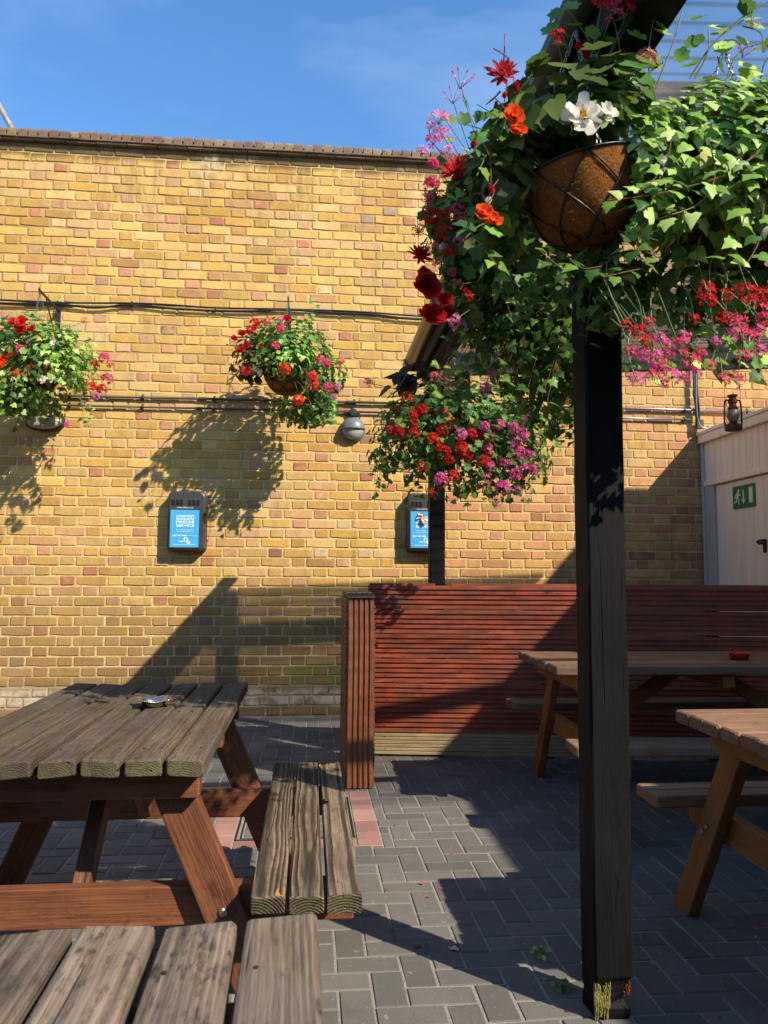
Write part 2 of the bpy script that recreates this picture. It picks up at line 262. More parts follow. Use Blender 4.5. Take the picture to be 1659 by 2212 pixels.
MT = dict(
 brick=mat_brick(), brickh=mat_brick(True), mortar=mat_mortar(), coping=mat_coping(), joint=mat_joint(),
 paver=mat_paver('grey_paver', [(0, '#57544f'), (.5, '#605d58'), (1, '#69655f')]),
 redpaver=mat_paver('red_paver', [(0, '#86625a'), (.5, '#936e62'), (1, '#a07c70')]),
 weathered=mat_wood('weathered_plank', '#261d16', '#463a2e', '#72624f', '#544b43', 30, .85, .55, .004, .4, .15, .5, rw=0.1),
 nearwood=mat_wood('worn_grey_plank', '#2a221d', '#5a4d42', '#97846f', '#6b6058', 34, .85, .5, .004, .85, .15, .3, rw=0.12, mott=.8),
 benchwood=mat_wood('split_grey_plank', '#231a13', '#443a2f', '#8a765e', '#4c443c', 26, .85, .4, .005, .35, .15, .5, rw=0.34),
 orange=mat_wood('orange_stained_timber', '#27150d', '#58321f', '#855132', None, 26, .55, .0, .002, .7, .4, rw=0.07),
 brown=mat_wood('brown_timber', '#2b1b0e', '#4e311c', '#6f492a', None, 26, .65, .0, .002, .35, .35, rw=0.07),
 newwood=mat_wood('pinkish_new_plank', '#412a1e', '#704e3a', '#9a7556', '#7d6a5a', 28, .7, .45, .002, .3, .3, rw=0.14),
 newleg=mat_wood('honey_brown_timber', '#45280f', '#7c4c20', '#9d6630', None, 28, .65, .0, .002, .3, .35, rw=0.07),
 deck=mat_wood('red_stained_decking', '#431d13', '#8b3c24', '#b85d39', '#5e4332', 30, .6, .6, .0016, .65, .45, rw=0.08),
 deckpost=mat_wood('brown_red_decking', '#361d10', '#6d381f', '#93593a', '#6a5238', 30, .6, .4, .0016, .4, .4, rw=0.1),
 deckpale=mat_wood('bare_decking', '#6a5638', '#9a835b', '#c2ad84', '#8b8062', 30, .85, .4, .002, .3, .15, rw=0.1),
 deckcap=mat_wood('faded_decking_cap', '#3b2c1f', '#62503d', '#8a7a66', '#7c7468', 30, .8, .5, .002, .3, .2, rw=0.2),
 black=mat_wood('black_stained_timber', '#080808', '#100f0f', '#1a1817', '#1e1d1d', 24, .65, .3, .002, .3, .12, rw=0.06),
 greybeam=mat_wood('grey_black_beam', '#2b2929', '#4a4849', '#6d6a69', '#8a8680', 24, .7, .5, .002, .3, .3, rw=0.08),  # lighter grey than the black timber
 rot=simple('rotten_yellow_wood', '#77703c', .95, 0, .1, .55, 40, .01),
 rot2=simple('rotten_orange_wood', '#7c4720', .95, 0, .1, .55, 40, .01),
 fresh=simple('fresh_split_wood', '#ad7844', .9, 0, .1, .4, 60, .004),
 gutter=simple('dark_gutter', '#3a322a', .32, 0, .6, .3, 6), roof=mat_roof(), coir=mat_coir(),
 wire=simple('black_wire', '#141414', .4), chain=simple('galvanised_chain', '#8f8f8a', .35, .8), iron=simple('black_iron', '#1e1c1c', .5),
 cable=simple('black_cable', '#151515', .45), galv=simple('galvanised_conduit', '#7e7f80', .38, .75, .5, .2, 12), darkcond=simple('dark_conduit', '#3a3a39', .5, .2),
 binbody=simple('graphite_plastic', '#36332f', .38, 0, .5, .2, 8), slot=simple('slot_shade_black', '#0a0908', .9), ivory=simple('ivory_print', '#cfc9bb', .7, 0, .2, .05),
 blue=simple('poster_blue', '#3d97c9', .45, 0, .4, .06, 6), white=simple('white_print', '#e9eef0', .6, 0, .3, .04),
 lampg=simple('lamp_grey', '#5f6468', .45, 0, .5, .15, 10), lampblk=simple('lamp_black', '#201f1e', .5), lens=mat_glassy('dusty_lens', '#a7a295'), bulk=mat_glassy('yellowed_lens', '#a89a78'),
 paint=mat_white_paint(), trim=simple('grey_white_trim', '#b9b2ac', .5, 0, .4, .08), green=simple('sign_green', '#14704c', .5, 0, .4, .06), signwhite=simple('sign_cream', '#e6dcc4', .6, 0, .3, .04),
 rust=simple('rusty_brown_metal', '#69462e', .6, .4, .4, .45, 25), globe=mat_glassy('smoked_globe', '#a79a83'),
 steel=simple('stainless_steel', '#b9b7b0', .22, 1, .5, .12, 12), redplastic=mat_plastic('red_plastic', '#c01f1c'), bolt=simple('steel_bolt', '#8a857c', .4, .8),
 ivy=mat_leaf('ivy_leaf', '#23401a', '#47702d', '#8fb04e', .28, .4), ivydark=mat_leaf('shade_ivy_leaf', '#2a4019', '#4b6c28', '#7c993e', .35, .5),  # ivydark: duller ivy copy for shaded foliage, shade put into its colour
 ivylime=mat_leaf('bright_ivy_leaf', '#557f2c', '#8db24c', '#cbdc88', .35, .45), ger=mat_leaf('geranium_leaf', '#2c4f25', '#4f7c39', '#7fa552', .3, .5), begleaf=mat_leaf('begonia_leaf', '#313f1b', '#4d5c27', '#77853c', .3, .55),
 darkleaf=mat_leaf('shaded_begonia_leaf', '#241d14', '#3c2c1c', '#55402a', .3, .5),  # begonia leaves in shadow, the dark is put into their colour
 stem=simple('green_stem', '#5d6b38', .6), redstem=simple('red_stem', '#6b3628', .6), vine=simple('brown_vine', '#7a5a3e', .7), soil=simple('peat', '#1d1510', .95, 0, .1, .4, 50, .01),
 p_red=mat_petal('red_petal', '#b3121a', '#dc2a2c'), p_scar=mat_petal('scarlet_petal', '#d3241a', '#ee4a33'), p_pink=mat_petal('pink_petal', '#cf2a5c', '#ee5d84'),
 p_mag=mat_petal('magenta_petal', '#de3f8e', '#f884ba'), p_salm=mat_petal('salmon_petal', '#c85a48', '#ec8f7a'), p_dred=mat_petal('dark_red_petal', '#a3121d', '#d2222b'), p_or=mat_petal('orange_petal', '#d9441a', '#f2742c'), p_lp=mat_petal('light_pink_petal', '#d25a98', '#f4a6cf'),
 p_white=mat_petal('white_petal', '#e4dccb', '#f5f0e6'), p_yel=mat_petal('yellow_centre', '#d79a14', '#f0c53a'), p_dry=mat_petal('dried_petal', '#a8664a', '#cf957a'),
 wrap=simple('crumpled_wrapper', '#c25638', .4, 0, .5, .4, 30), wrapw=simple('wrapper_white', '#d9d2cb', .4), brownleaf=simple('dry_brown_leaf', '#6a4128', .8), paleleaf=simple('pale_dry_leaf', '#c9ae86', .8),
 darkbrick=simple('dark_brick', '#6a4c3a', .9, 0, .2, .2, 6, .004), render=simple('cream_render', '#c9bda5', .9, 0, .2, .1, 5, .004), slate=simple('roof_felt', '#4a4845', .9, 0, .2, .2, 8), glass=simple('dark_glass', '#20262b', .08, 0, .8), pole=simple('grey_pole', '#8a8580', .5, .3), gravel=simple('ground_dirt', '#6b6358', .95, 0, .1, .25, 3),
 patch=simple('grey_repair_patch', '#6b5a4a', .85, 0, .1, .35, 18, .003), adbin=simple('adbin', '#36332f'))

# ------------------------------------------------------------------ mesh helpers
class MB:
    def __init__(s): s.v = []; s.f = []; s.m = []
    def add(s, verts, faces, mi=0, mtx=None):
        o = len(s.v)
        s.v += [tuple(mtx @ Vector(q)) for q in verts] if mtx is not None else [tuple(q) for q in verts]
        s.f += [tuple(i+o for i in f) for f in faces]; s.m += [mi]*len(faces)
        return s
    def mesh(s, name, mats, smooth=False):
        me = bpy.data.meshes.new(name); me.from_pydata(s.v, [], s.f)
        for m in (mats if isinstance(mats, (list, tuple)) else [mats]): me.materials.append(m)
        if any(s.m): me.polygons.foreach_set('material_index', s.m)
        if smooth: me.polygons.foreach_set('use_smooth', [True]*len(me.polygons))
        me.update(); return me
    def build(s, name, mats, parent=None, smooth=False, loc=None):
        return obj(name, s.mesh(name, mats, smooth), parent, loc)
def obj(name, me, parent=None, loc=None, mtx=None):
    o = bpy.data.objects.new(name, me); COL.objects.link(o); o.parent = parent
    if loc is not None: o.location = loc
    if mtx is not None: o.matrix_basis = mtx
    return o
def thing(name, label, cat, loc=(0, 0, 0), rz=0, group=None):
    o = bpy.data.objects.new(name, None); COL.objects.link(o); o.location = loc; o.rotation_euler = (0, 0, rz)
    o.empty_display_size = .1
    o['label'] = label; o['category'] = cat
    if group: o['group'] = group
    return o
def tag(o, label, cat, group=None):
    o['label'] = label; o['category'] = cat
    if group: o['group'] = group
    return o
def box_geo(sx, sy, sz, c=0.0, cen=(0, 0, 0)):
    "box, its 12 edges chamfered by c"
    x, y, z = sx/2, sy/2, sz/2; X, Y, Z = cen
    if c <= 0:
        v = [(X+a*x, Y+b*y, Z+d*z) for a in (-1, 1) for b in (-1, 1) for d in (-1, 1)]
        return v, [(0, 1, 3, 2), (4, 6, 7, 5), (0, 4, 5, 1), (2, 3, 7, 6), (0, 2, 6, 4), (1, 5, 7, 3)]
    bm = bmesh.new(); bmesh.ops.create_cube(bm, size=1)
    for q in bm.verts: q.co = Vector((q.co.x*sx+X, q.co.y*sy+Y, q.co.z*sz+Z))
    bmesh.ops.bevel(bm, geom=list(bm.edges), offset=min(c, x*.9, y*.9, z*.9), segments=1, affect='EDGES', profile=.5)
    bm.verts.index_update(); v = [tuple(q.co) for q in bm.verts]; f = [tuple(q.index for q in p.verts) for p in bm.faces]; bm.free()
    return v, f
def tube_geo(pts, r, n=8, closed=False, caps=True, r1=None):
    pts = [Vector(p) for p in pts]; k = len(pts); v = []; f = []
    prev = None
    for i, p in enumerate(pts):
        t = (pts[(i+1) % k]-pts[i-1]) if closed else (pts[min(i+1, k-1)]-pts[max(i-1, 0)])
        t = t.normalized() if t.length > 1e-9 else Vector((0, 0, 1))
        if prev is None:
            a = t.cross(Vector((0, 0, 1)));
            if a.length < .05: a = t.cross(Vector((1, 0, 0)))
        else: a = prev - t*prev.dot(t)
        a.normalize(); prev = a; b = t.cross(a)
        rr = r if r1 is None else r+(r1-r)*i/max(1, k-1)
        for j in range(n):
            an = 2*math.pi*j/n; v.append(p+(a*math.cos(an)+b*math.sin(an))*rr)
    m = k if closed else k-1
    for i in range(m):
        for j in range(n):
            f.append((i*n+j, i*n+(j+1) % n, ((i+1) % k)*n+(j+1) % n, ((i+1) % k)*n+j))
    if not closed and caps: f += [tuple(range(n))[::-1], tuple((k-1)*n+j for j in range(n))]
    return v, f
def lathe_geo(prof, n=24, caps=True):
    v = []; f = []
    for r, z in prof:
        for j in range(n): a = 2*math.pi*j/n; v.append((r*math.cos(a), r*math.sin(a), z))
    for i in range(len(prof)-1):
        for j in range(n): f.append((i*n+j, i*n+(j+1) % n, (i+1)*n+(j+1) % n, (i+1)*n+j))
    if caps: f += [tuple(range(n))[::-1], tuple((len(prof)-1)*n+j for j in range(n))]
    return v, f
def extrude_geo(prof, xs, warp=None, close=True):
    "profile in (y,z) swept along x"
    v = []; f = []; n = len(prof)
    for i, x in enumerate(xs):
        for j, (y, z) in enumerate(prof):
            p = (x, y, z); v.append(warp(p, i) if warp else p)
    for i in range(len(xs)-1):
        for j in range(n if close else n-1):
            f.append((i*n+j, (i+1)*n+j, (i+1)*n+(j+1) % n, i*n+(j+1) % n))
    if close: f += [tuple(range(n)), tuple((len(xs)-1)*n+j for j in range(n))[::-1]]
    return v, f
def rrect(w, h, r, seg=2):
    o = []
    for cx, cy, a0 in ((w/2-r, h/2-r, 0), (-w/2+r, h/2-r, 90), (-w/2+r, -h/2+r, 180), (w/2-r, -h/2+r, 270)):
        for k in range(seg+1): a = R(a0+90*k/seg); o.append((cx+r*math.cos(a), cy+r*math.sin(a)))
    return o
def outline_solid(out, d0, d1, inset=.0, ins_d=.0):
    "outline in (x,z) at y=d0, swept to y=d1 (front, smaller y), front edge chamfered"
    n = len(out); v = [(x, d0, z) for x, z in out]
    cx = sum(p[0] for p in out)/n; cz = sum(p[1] for p in out)/n
    rings = [(d1+ins_d, 0), (d1+ins_d*.3, inset*.3), (d1, inset)] if inset else [(d1, 0)]
    W = max(abs(p[0]-cx) for p in out); H = max(abs(p[1]-cz) for p in out)
    for y, s in rings: v += [(cx+(x-cx)*(1-s/W), y, cz+(z-cz)*(1-s/H)) for x, z in out]
    f = []; k = len(rings)
    for i in range(k):
        for j in range(n): f.append((i*n+j, i*n+(j+1) % n, (i+1)*n+(j+1) % n, (i+1)*n+j))
    f.append(tuple(k*n+j for j in range(n))); f.append(tuple(range(n))[::-1])
    return v, f
def frame_mtx(p0, p1, upv=(0, 0, 1)):
    p0, p1 = Vector(p0), Vector(p1); x = (p1-p0).normalized(); u = Vector(upv)
    y = u.cross(x)
    if y.length < 1e-4: y = Vector((0, 1, 0)).cross(x)
    y.normalize(); z = x.cross(y)
    m = Matrix((x, y, z)).transposed().to_4x4(); m.translation = (p0+p1)/2; return m
def beam_geo(Ln, wd, th, r=.004, nseg=6, jit=.0006, seed=0, bow=.0, seg=2):
    rr = random.Random(seed); pr = rrect(wd, th, r, seg)
    xs = [-Ln/2, -Ln/2+r] + [-Ln/2+r+(Ln-2*r)*k/nseg for k in range(1, nseg)] + [Ln/2-r, Ln/2]
    tw = rr.uniform(-1, 1)*bow*2; b1 = rr.uniform(-1, 1)*bow; b2 = rr.uniform(-1, 1)*bow
    def wp(p, i):
        x, y, z = p; t = x/Ln
        if i in (0, len(xs)-1): y *= 1-1.2*r/wd; z *= 1-1.2*r/th
        z += b1*(1-4*t*t) + tw*t*y/wd*2 + rr.uniform(-jit, jit); y += b2*(1-4*t*t) + rr.uniform(-jit, jit)
        return (x+rr.uniform(-jit, jit), y, z)
    return extrude_geo(pr, xs, wp)
def beam(name, p0, p1, wd, th, mat, parent=None, upv=(0, 0, 1), r=.004, bow=0, seed=None, nseg=6):
    Ln = (Vector(p1)-Vector(p0)).length
    g = beam_geo(Ln, wd, th, r, nseg, .0006, seed if seed is not None else random.random(), bow)
    me = MB().add(*g).mesh(name, mat); return obj(name, me, parent, mtx=frame_mtx(p0, p1, upv))
def smoothpts(pts, n=6):
    pts = [Vector(p) for p in pts]; out = []
    for i in range(len(pts)-1):
        a, b, c, d = pts[max(i-1, 0)], pts[i], pts[i+1], pts[min(i+2, len(pts)-1)]
        for k in range(n):
            t = k/n; out.append(.5*((2*b)+(c-a)*t+(2*a-5*b+4*c-d)*t*t+(3*b-a-3*c+d)*t**3))
    return out+[pts[-1]]
def text_mesh(body, size, bold=0, align='CENTER', spacing=1.0):
    cu = bpy.data.curves.new('lettering', 'FONT'); cu.body = body; cu.size = size; cu.align_x = align; cu.offset = bold; cu.space_character = spacing; cu.resolution_u = 3; cu.extrude = .0004
    o = bpy.data.objects.new('lettering', cu); COL.objects.link(o)
    bpy.context.view_layer.update(); dg = bpy.context.evaluated_depsgraph_get()
    me = bpy.data.meshes.new_from_object(o.evaluated_get(dg)); bpy.data.objects.remove(o); bpy.data.curves.remove(cu)
    return me
# ------------------------------------------------------------------ the setting: ground and paving
def proj(p):
    d = Vector(p)-Vector((0, 0, CAMH)); z = d.dot(fw)
    if z < .05: return None
    return (829.5+FPX*d.dot(rt)/z, 1106-FPX*d.dot(up)/z, z)
def inframe(p, m=30):
    q = proj(p); return q is not None and -m < q[0] < 1659+m and -m < q[1] < 2212+m
g = MB().add([(-45, -45, -.06), (45, -45, -.06), (45, 45, -.06), (-45, 45, -.06)], [(0, 1, 2, 3)]).build('ground', MT['gravel']); g['kind'] = 'structure'
pav = MB().add([(-5, -4, -.0034), (5.2, -4, -.0034), (5.2, 7.1, -.0034), (-5, 7.1, -.0034)], [(0, 1, 2, 3)]).build('pavement', MT['joint']); pav['kind'] = 'structure'

def slab(w_, l_, th=.05, ch=.003):
    x, y = w_/2, l_/2
    v = [(-x, -y, -th), (x, -y, -th), (x, y, -th), (-x, y, -th), (-x, -y, -ch), (x, -y, -ch), (x, y, -ch), (-x, y, -ch),
         (-x+ch, -y+ch, 0), (x-ch, -y+ch, 0), (x-ch, y-ch, 0), (-x+ch, y-ch, 0)]
    f = [(8, 9, 10, 11)]
    for i in range(4):
        j = (i+1) % 4; f += [(i, j, 4+j, 4+i), (4+i, 4+j, 8+j, 8+i)]
    return v, f
DR = (-.44, .35, 3.63, 4.54)           # red brick surround of the drain (x0,x1,y0,y1)
U = .1; J = .0075
rects = []
for r_ in range(-30, 72):
    for c_ in range(-46, 52):
        d_ = (c_-r_) % 4
        if d_ == 0: rects.append((c_*U, r_*U, (c_+2)*U, (r_+1)*U))
        elif d_ == 3: rects.append((c_*U, r_*U, (c_+1)*U, (r_+2)*U))
def cut(q, h):
    x0, y0, x1, y1 = q; a0, a1, b0, b1 = h
    if x1 <= a0+1e-6 or x0 >= a1-1e-6 or y1 <= b0+1e-6 or y0 >= b1-1e-6: return [q]
    o = []
    if x0 < a0: o.append((x0, y0, a0, y1))
    if x1 > a1: o.append((a1, y0, x1, y1))
    mx0, mx1 = max(x0, a0), min(x1, a1)
    if y0 < b0: o.append((mx0, y0, mx1, b0))
    if y1 > b1: o.append((mx0, b1, mx1, y1))
    return [p for p in o if p[2]-p[0] > .025 and p[3]-p[1] > .025]
pieces = []
for q in rects:
    for p in cut(q, DR):
        x0, y0, x1, y1 = p; y1 = min(y1, 6.885)
        if y1-y0 > .02 and -4.4 < x0 < 5: pieces.append((x0, y0, x1, y1))
rp_ = random.Random(3)
scored = []
for p in pieces:
    x0, y0, x1, y1 = p; c = ((x0+x1)/2, (y0+y1)/2, 0)
    if inframe(c, 10):
        z = proj(c)[2]; hidden = (c[0] < -.15 and c[1] < 1.9) or (c[0] < -.2 and 1.9 < c[1] < 2.9)
        scored.append(((0 if hidden else 1)*(x1-x0)*(y1-y0)/z**3, p))
scored.sort(key=lambda s: -s[0])
top = set(id(s[1]) for s in scored[:290])
slabs = {}; rest = MB()
for p in pieces:
    x0, y0, x1, y1 = p; wd, ln = x1-x0-J, y1-y0-J
    m = Matrix.Translation(((x0+x1)/2+rp_.uniform(-.0012, .0012), (y0+y1)/2+rp_.uniform(-.0012, .0012), rp_.uniform(-.0014, .0012))) @ Euler((rp_.uniform(-.014, .014), rp_.uniform(-.014, .014), rp_.uniform(-.011, .011))).to_matrix().to_4x4()
    if id(p) in top:
        k = (round(wd, 3), round(ln, 3))
        if k not in slabs: slabs[k] = MB().add(*slab(*k)).mesh('paver', MT['paver'])
        obj('paver', slabs[k], pav, mtx=m)
    else: rest.add(*slab(wd, ln), mtx=m)
o = rest.build('paver_field', MT['paver'], pav); o['kind'] = 'stuff'
# red brick surround + red row at the foot of the wall
rb = {}
def redbrick(x0, y0, x1, y1):
    k = (round(x1-x0-.006, 3), round(y1-y0-.006, 3))
    if k not in rb: rb[k] = MB().add(*slab(*k)).mesh('red_paver', MT['redpaver'])
    obj('red_paver', rb[k], pav, mtx=Matrix.Translation(((x0+x1)/2, (y0+y1)/2, rp_.uniform(-.001, .0015))) @ Euler((rp_.uniform(-.006, .006), rp_.uniform(-.006, .006), 0)).to_matrix().to_4x4())
x0, x1, y0, y1 = DR; WR = .115
n = 5; st = (y1-y0)/n
for i in range(n):
    redbrick(x1-WR, y0+i*st, x1, y0+(i+1)*st); redbrick(x0, y0+i*st, x0+WR, y0+(i+1)*st)
n = 3; st = (x1-x0-2*WR)/n
for i in range(n):
    redbrick(x0+WR+i*st, y0, x0+WR+(i+1)*st, y0+WR); redbrick(x0+WR+i*st, y1-WR, x0+WR+(i+1)*st, y1)
xx = -4.2
while xx < 3.6:
    redbrick(xx, 6.89, xx+.107, 6.99); xx += .107
# drain cover
dc = thing('drain_cover', 'recessed drain cover filled with grey pavers inside a red brick surround', 'drain cover', ((x0+x1)/2, (y0+y1)/2, 0))
hx, hy = (x1-x0)/2-WR-.004, (y1-y0)/2-WR-.004
fr = MB()
for s in (-1, 1):
    for r_, hh in ((0, .001), (.022, -.001)):
        fr.add(*box_geo(.008, 2*(hy-r_), .03, 0, (s*(hx-r_-.004), 0, hh-.015))); fr.add(*box_geo(2*(hx-r_)-.016, .008, .03, 0, (0, s*(hy-r_-.004), hh-.0155)))
fr.add(*box_geo(2*hx-.02, 2*hy-.02, .01, 0, (0, 0, -.03)))
fr.build('frame', MT['iron'], dc)
ix, iy = hx-.034, hy-.034; nx, ny = 3, 6
for i in range(nx):
    for j in range(ny):
        k = ('d',)
        if k not in slabs: slabs[k] = MB().add(*slab(2*ix/nx-.006, 2*iy/ny-.006, .02)).mesh('paver', MT['paver'])
        obj('paver', slabs[k], dc, mtx=Matrix.Translation((-ix+(i+.5)*2*ix/nx, -iy+(j+.5)*2*iy/ny, -.002+rp_.uniform(-.001, .001))))

# ------------------------------------------------------------------ yellow brick boundary wall (Flemish bond)
YW = 7.0
wall = thing('brick_wall', 'tall yellow stock brick boundary wall with brown brick-on-edge coping', 'wall', (0, YW, 0))
NC = 59; CH = 5.05/NC; PP = .394; WX0, WX1 = -4.35, 4.75
MB().add(*box_geo(WX1-WX0+.3, .32, 5.05, 0, ((WX0+WX1)/2, .1665, 2.525))).build('mortar_bed', MT['mortar'], wall)
rb_ = random.Random(11)
def brick_geo(wd, hh, sd, dp=.02):
    q = random.Random(sd); x, z = wd/2, hh/2; c = .006
    out = [(-x+c, -z), (0, -z), (x-c, -z), (x, -z+c), (x, z-c), (x-c, z), (0, z), (-x+c, z), (-x, z-c), (-x, -z+c)]
    out = [(a+q.uniform(-.0022, .0022), b+q.uniform(-.0022, .0022)) for a, b in out]
    if q.random() < .35: k = q.choice((0, 2, 5, 7)); out[k] = (out[k][0]*.95, out[k][1]*.88)
    nn = len(out); v = [(a, dp, b) for a, b in out]+[(a, .004, b) for a, b in out]+[(a*(1-.006/x), 0, b*(1-.005/z)) for a, b in out]
    f = [(i, (i+1) % nn, nn+(i+1) % nn, nn+i) for i in range(nn)]+[(nn+i, nn+(i+1) % nn, 2*nn+(i+1) % nn, 2*nn+i) for i in range(nn)]+[tuple(2*nn+i for i in range(nn))]
    return v, f
BH = CH-.0115; SW, HW = .2495, .1165
bgeo = {k: [brick_geo(wd, BH, 50*k+i) for i in range(5)] for k, wd in ((0, SW), (1, HW))}
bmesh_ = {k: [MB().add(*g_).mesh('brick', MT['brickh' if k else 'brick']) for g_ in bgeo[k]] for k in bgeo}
bricks = []
for c in range(NC):
    off = (0 if c % 2 else PP/2) + rb_.uniform(-.008, .008); zz = (c+.5)*CH
    x = WX0 - PP + off; drift = rb_.uniform(-.002, .002)
    while x < WX1:
        for k, wd in ((0, SW), (1, HW)):
            cx_ = x+wd/2
            if cx_-wd/2 > WX0-.05 and cx_+wd/2 < WX1+.05: bricks.append((k, cx_+rb_.uniform(-.002, .002), zz+rb_.uniform(-.0018, .0018)+drift))
            x += wd+(PP-SW-HW)/2
def hid(X, Z):
    q = proj((X, YW, Z)); px, py = q[0], q[1]
    return (px < 245 and 690 < py < 930) or py > 1470 or px > 880 or (490 < px < 745 and 680 < py < 915) or (365 < px < 448 and 1060 < py < 1195)
sc = sorted(((-(proj((b[1], YW, b[2]))[2])*(1 if b[0] == 0 else 3)-(100 if (not inframe((b[1], YW, b[2]), -12) or hid(b[1], b[2])) else 0), i) for i, b in enumerate(bricks)), reverse=True)
topb = set(i for _, i in sc[:296]); rest = MB()
for i, (k, X, Z) in enumerate(bricks):
    m = Matrix.Translation((X, rb_.uniform(-.002, .002), Z)) @ Euler((rb_.uniform(-.012, .012), rb_.uniform(-.006, .006), rb_.uniform(-.008, .008))).to_matrix().to_4x4()
    j = rb_.randrange(5)
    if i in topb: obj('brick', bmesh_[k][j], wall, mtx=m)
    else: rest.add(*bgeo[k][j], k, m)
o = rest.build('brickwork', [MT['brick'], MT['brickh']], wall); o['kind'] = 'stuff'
# creasing tiles and coping
def tile_geo(wd, dp, th): return box_geo(wd, dp, th, .003)
tm = [MB().add(*box_geo(.262, .30, .017, .003)).mesh('creasing_tile', MT['coping'])]
for lay, (pr_, z_) in enumerate(((.045, 5.0595), (.062, 5.079))):
    x = WX0 + .13*lay
    while x < WX1-.13:
        obj('creasing_tile', tm[0], wall, mtx=Matrix.Translation((x+.13, .15-pr_+rb_.uniform(-.004, .004), z_+rb_.uniform(-.0015, .0015))) @ Euler((rb_.uniform(-.006, .006), rb_.uniform(-.004, .004), 0)).to_matrix().to_4x4()); x += .268
def coping_geo(sd):
    q = random.Random(sd); hh = .088
    pr = [(-.115, 0), (-.115, hh-.03), (-.108, hh-.012), (-.09, hh), (.09, hh), (.115, hh-.02), (.115, 0)]
    xs = [-.038, -.033, .033, .038]
    def wp(p, i):
        x, y, z = p; e = .92 if i in (0, 3) else 1
        return (x+q.uniform(-.0015, .0015), y*(.98 if e < 1 else 1)+q.uniform(-.002, .002), z*(e if z > .01 else 1)+q.uniform(-.002, .002))
    return extrude_geo(pr, xs, wp)
cm = [MB().add(*coping_geo(i)).mesh('coping_brick', MT['coping']) for i in range(5)]
x = WX0
while x < WX1:
    obj('coping_brick', cm[rb_.randrange(5)], wall, mtx=Matrix.Translation((x+.045, .085+rb_.uniform(-.006, .006), 5.088+rb_.uniform(-.003, .004))) @ Euler((rb_.uniform(-.02, .02), rb_.uniform(-.015, .015), rb_.uniform(-.03, .03))).to_matrix().to_4x4()); x += .0905
MB().add(*box_geo(WX1-WX0, .19, .055, 0, ((WX0+WX1)/2, .10, 5.1155))).build('coping_mortar', MT['coping'], wall)

# ------------------------------------------------------------------ grooved decking screen
FDIR = Vector((1.18, -.167, 0)).normalized(); FRZ = math.atan2(FDIR.y, FDIR.x)
scr = thing('decking_screen', 'red stained screen of grooved decking boards with a boxed end panel', 'fence', (.479, 5.412, 0), FRZ)
def deck_prof(wd, th, nr, gd=.008, gw=.010):
    "ridged face towards -z of the profile; (y,z) with y across the board"
    o = []; p = wd/nr
    o.append((-wd/2, th/2))
    for i in range(nr):
        a, b = -wd/2+i*p, -wd/2+(i+1)*p
        ga = gw/2 if i else .002; gb = gw/2 if i < nr-1 else .002
        o += [(a+ga, -th/2+(gd if i else .002)), (a+ga+.002, -th/2), (b-gb-.002, -th/2), (b-gb, -th/2+(gd if i < nr-1 else .002))]
    o.append((wd/2, th/2)); return o
def deck_board(name, p0, p1, wd, nr, mat, parent, upv, th=.026, gd=.006, gw=.007, sd=0):
    q = random.Random(sd); Ln = (Vector(p1)-Vector(p0)).length
    xs = [-Ln/2+Ln*i/8 for i in range(9)]; b1 = q.uniform(-.002, .002)
    g_ = extrude_geo(deck_prof(wd, th, nr, gd, gw), xs, lambda p, i: (p[0], p[1]+b1*math.sin(i*.8), p[2]+q.uniform(-.0004, .0004)))
    return obj(name, MB().add(*g_).mesh(name, mat), parent, mtx=frame_mtx(p0, p1, upv))
FL = 3.22; bz = 0.012
hts = [.145, .165, .165, .165, .165, .165, .165]
for i, hh in enumerate(hts):
    zc = bz+hh/2; mt = MT['deckpale'] if i == 0 else MT['deck']
    # frame: x along board, y = up, z = towards the wall side
    deck_board('board', (-.068, -.013, zc), (FL, -.013, zc), hh-.0035, 6 if i == 0 else 5, mt, scr, (0, 1, 0), gd=.004 if i == 0 else .010, gw=.005 if i == 0 else .0105, sd=i)
    bz += hh
sw_ = MB(); q_ = random.Random(8)
for px_ in (.06, 1.15, 2.25, 3.15):
    for k_ in range(7):
        for dz_ in (-.045, .04): sw_.add(*lathe_geo([(.0045, 0), (.004, .0015), (0, .0016)], 7, False), mtx=Matrix.Translation((px_+q_.uniform(-.012, .012), -.0262, .09+.163*k_+dz_+q_.uniform(-.006, .006))) @ Matrix.Rotation(R(90), 4, 'X'))
sw_.build('screw_heads', MT['iron'], scr)['kind'] = 'stuff'
for px_ in (.06, 1.15, 2.25, 3.15):
    beam('screen_post', (px_, .058, 0), (px_, .058, 1.13), .09, .09, MT['deckpost'], scr)
deck_board('top_rail', (-.06, .045, 1.146), (.39, .045, 1.146), .11, 5, MT['deck'], scr, (0, 0, -1), sd=20)
deck_board('top_rail', (.50, .045, 1.146), (FL, .045, 1.146), .11, 5, MT['deck'], scr, (0, 0, -1), sd=21)
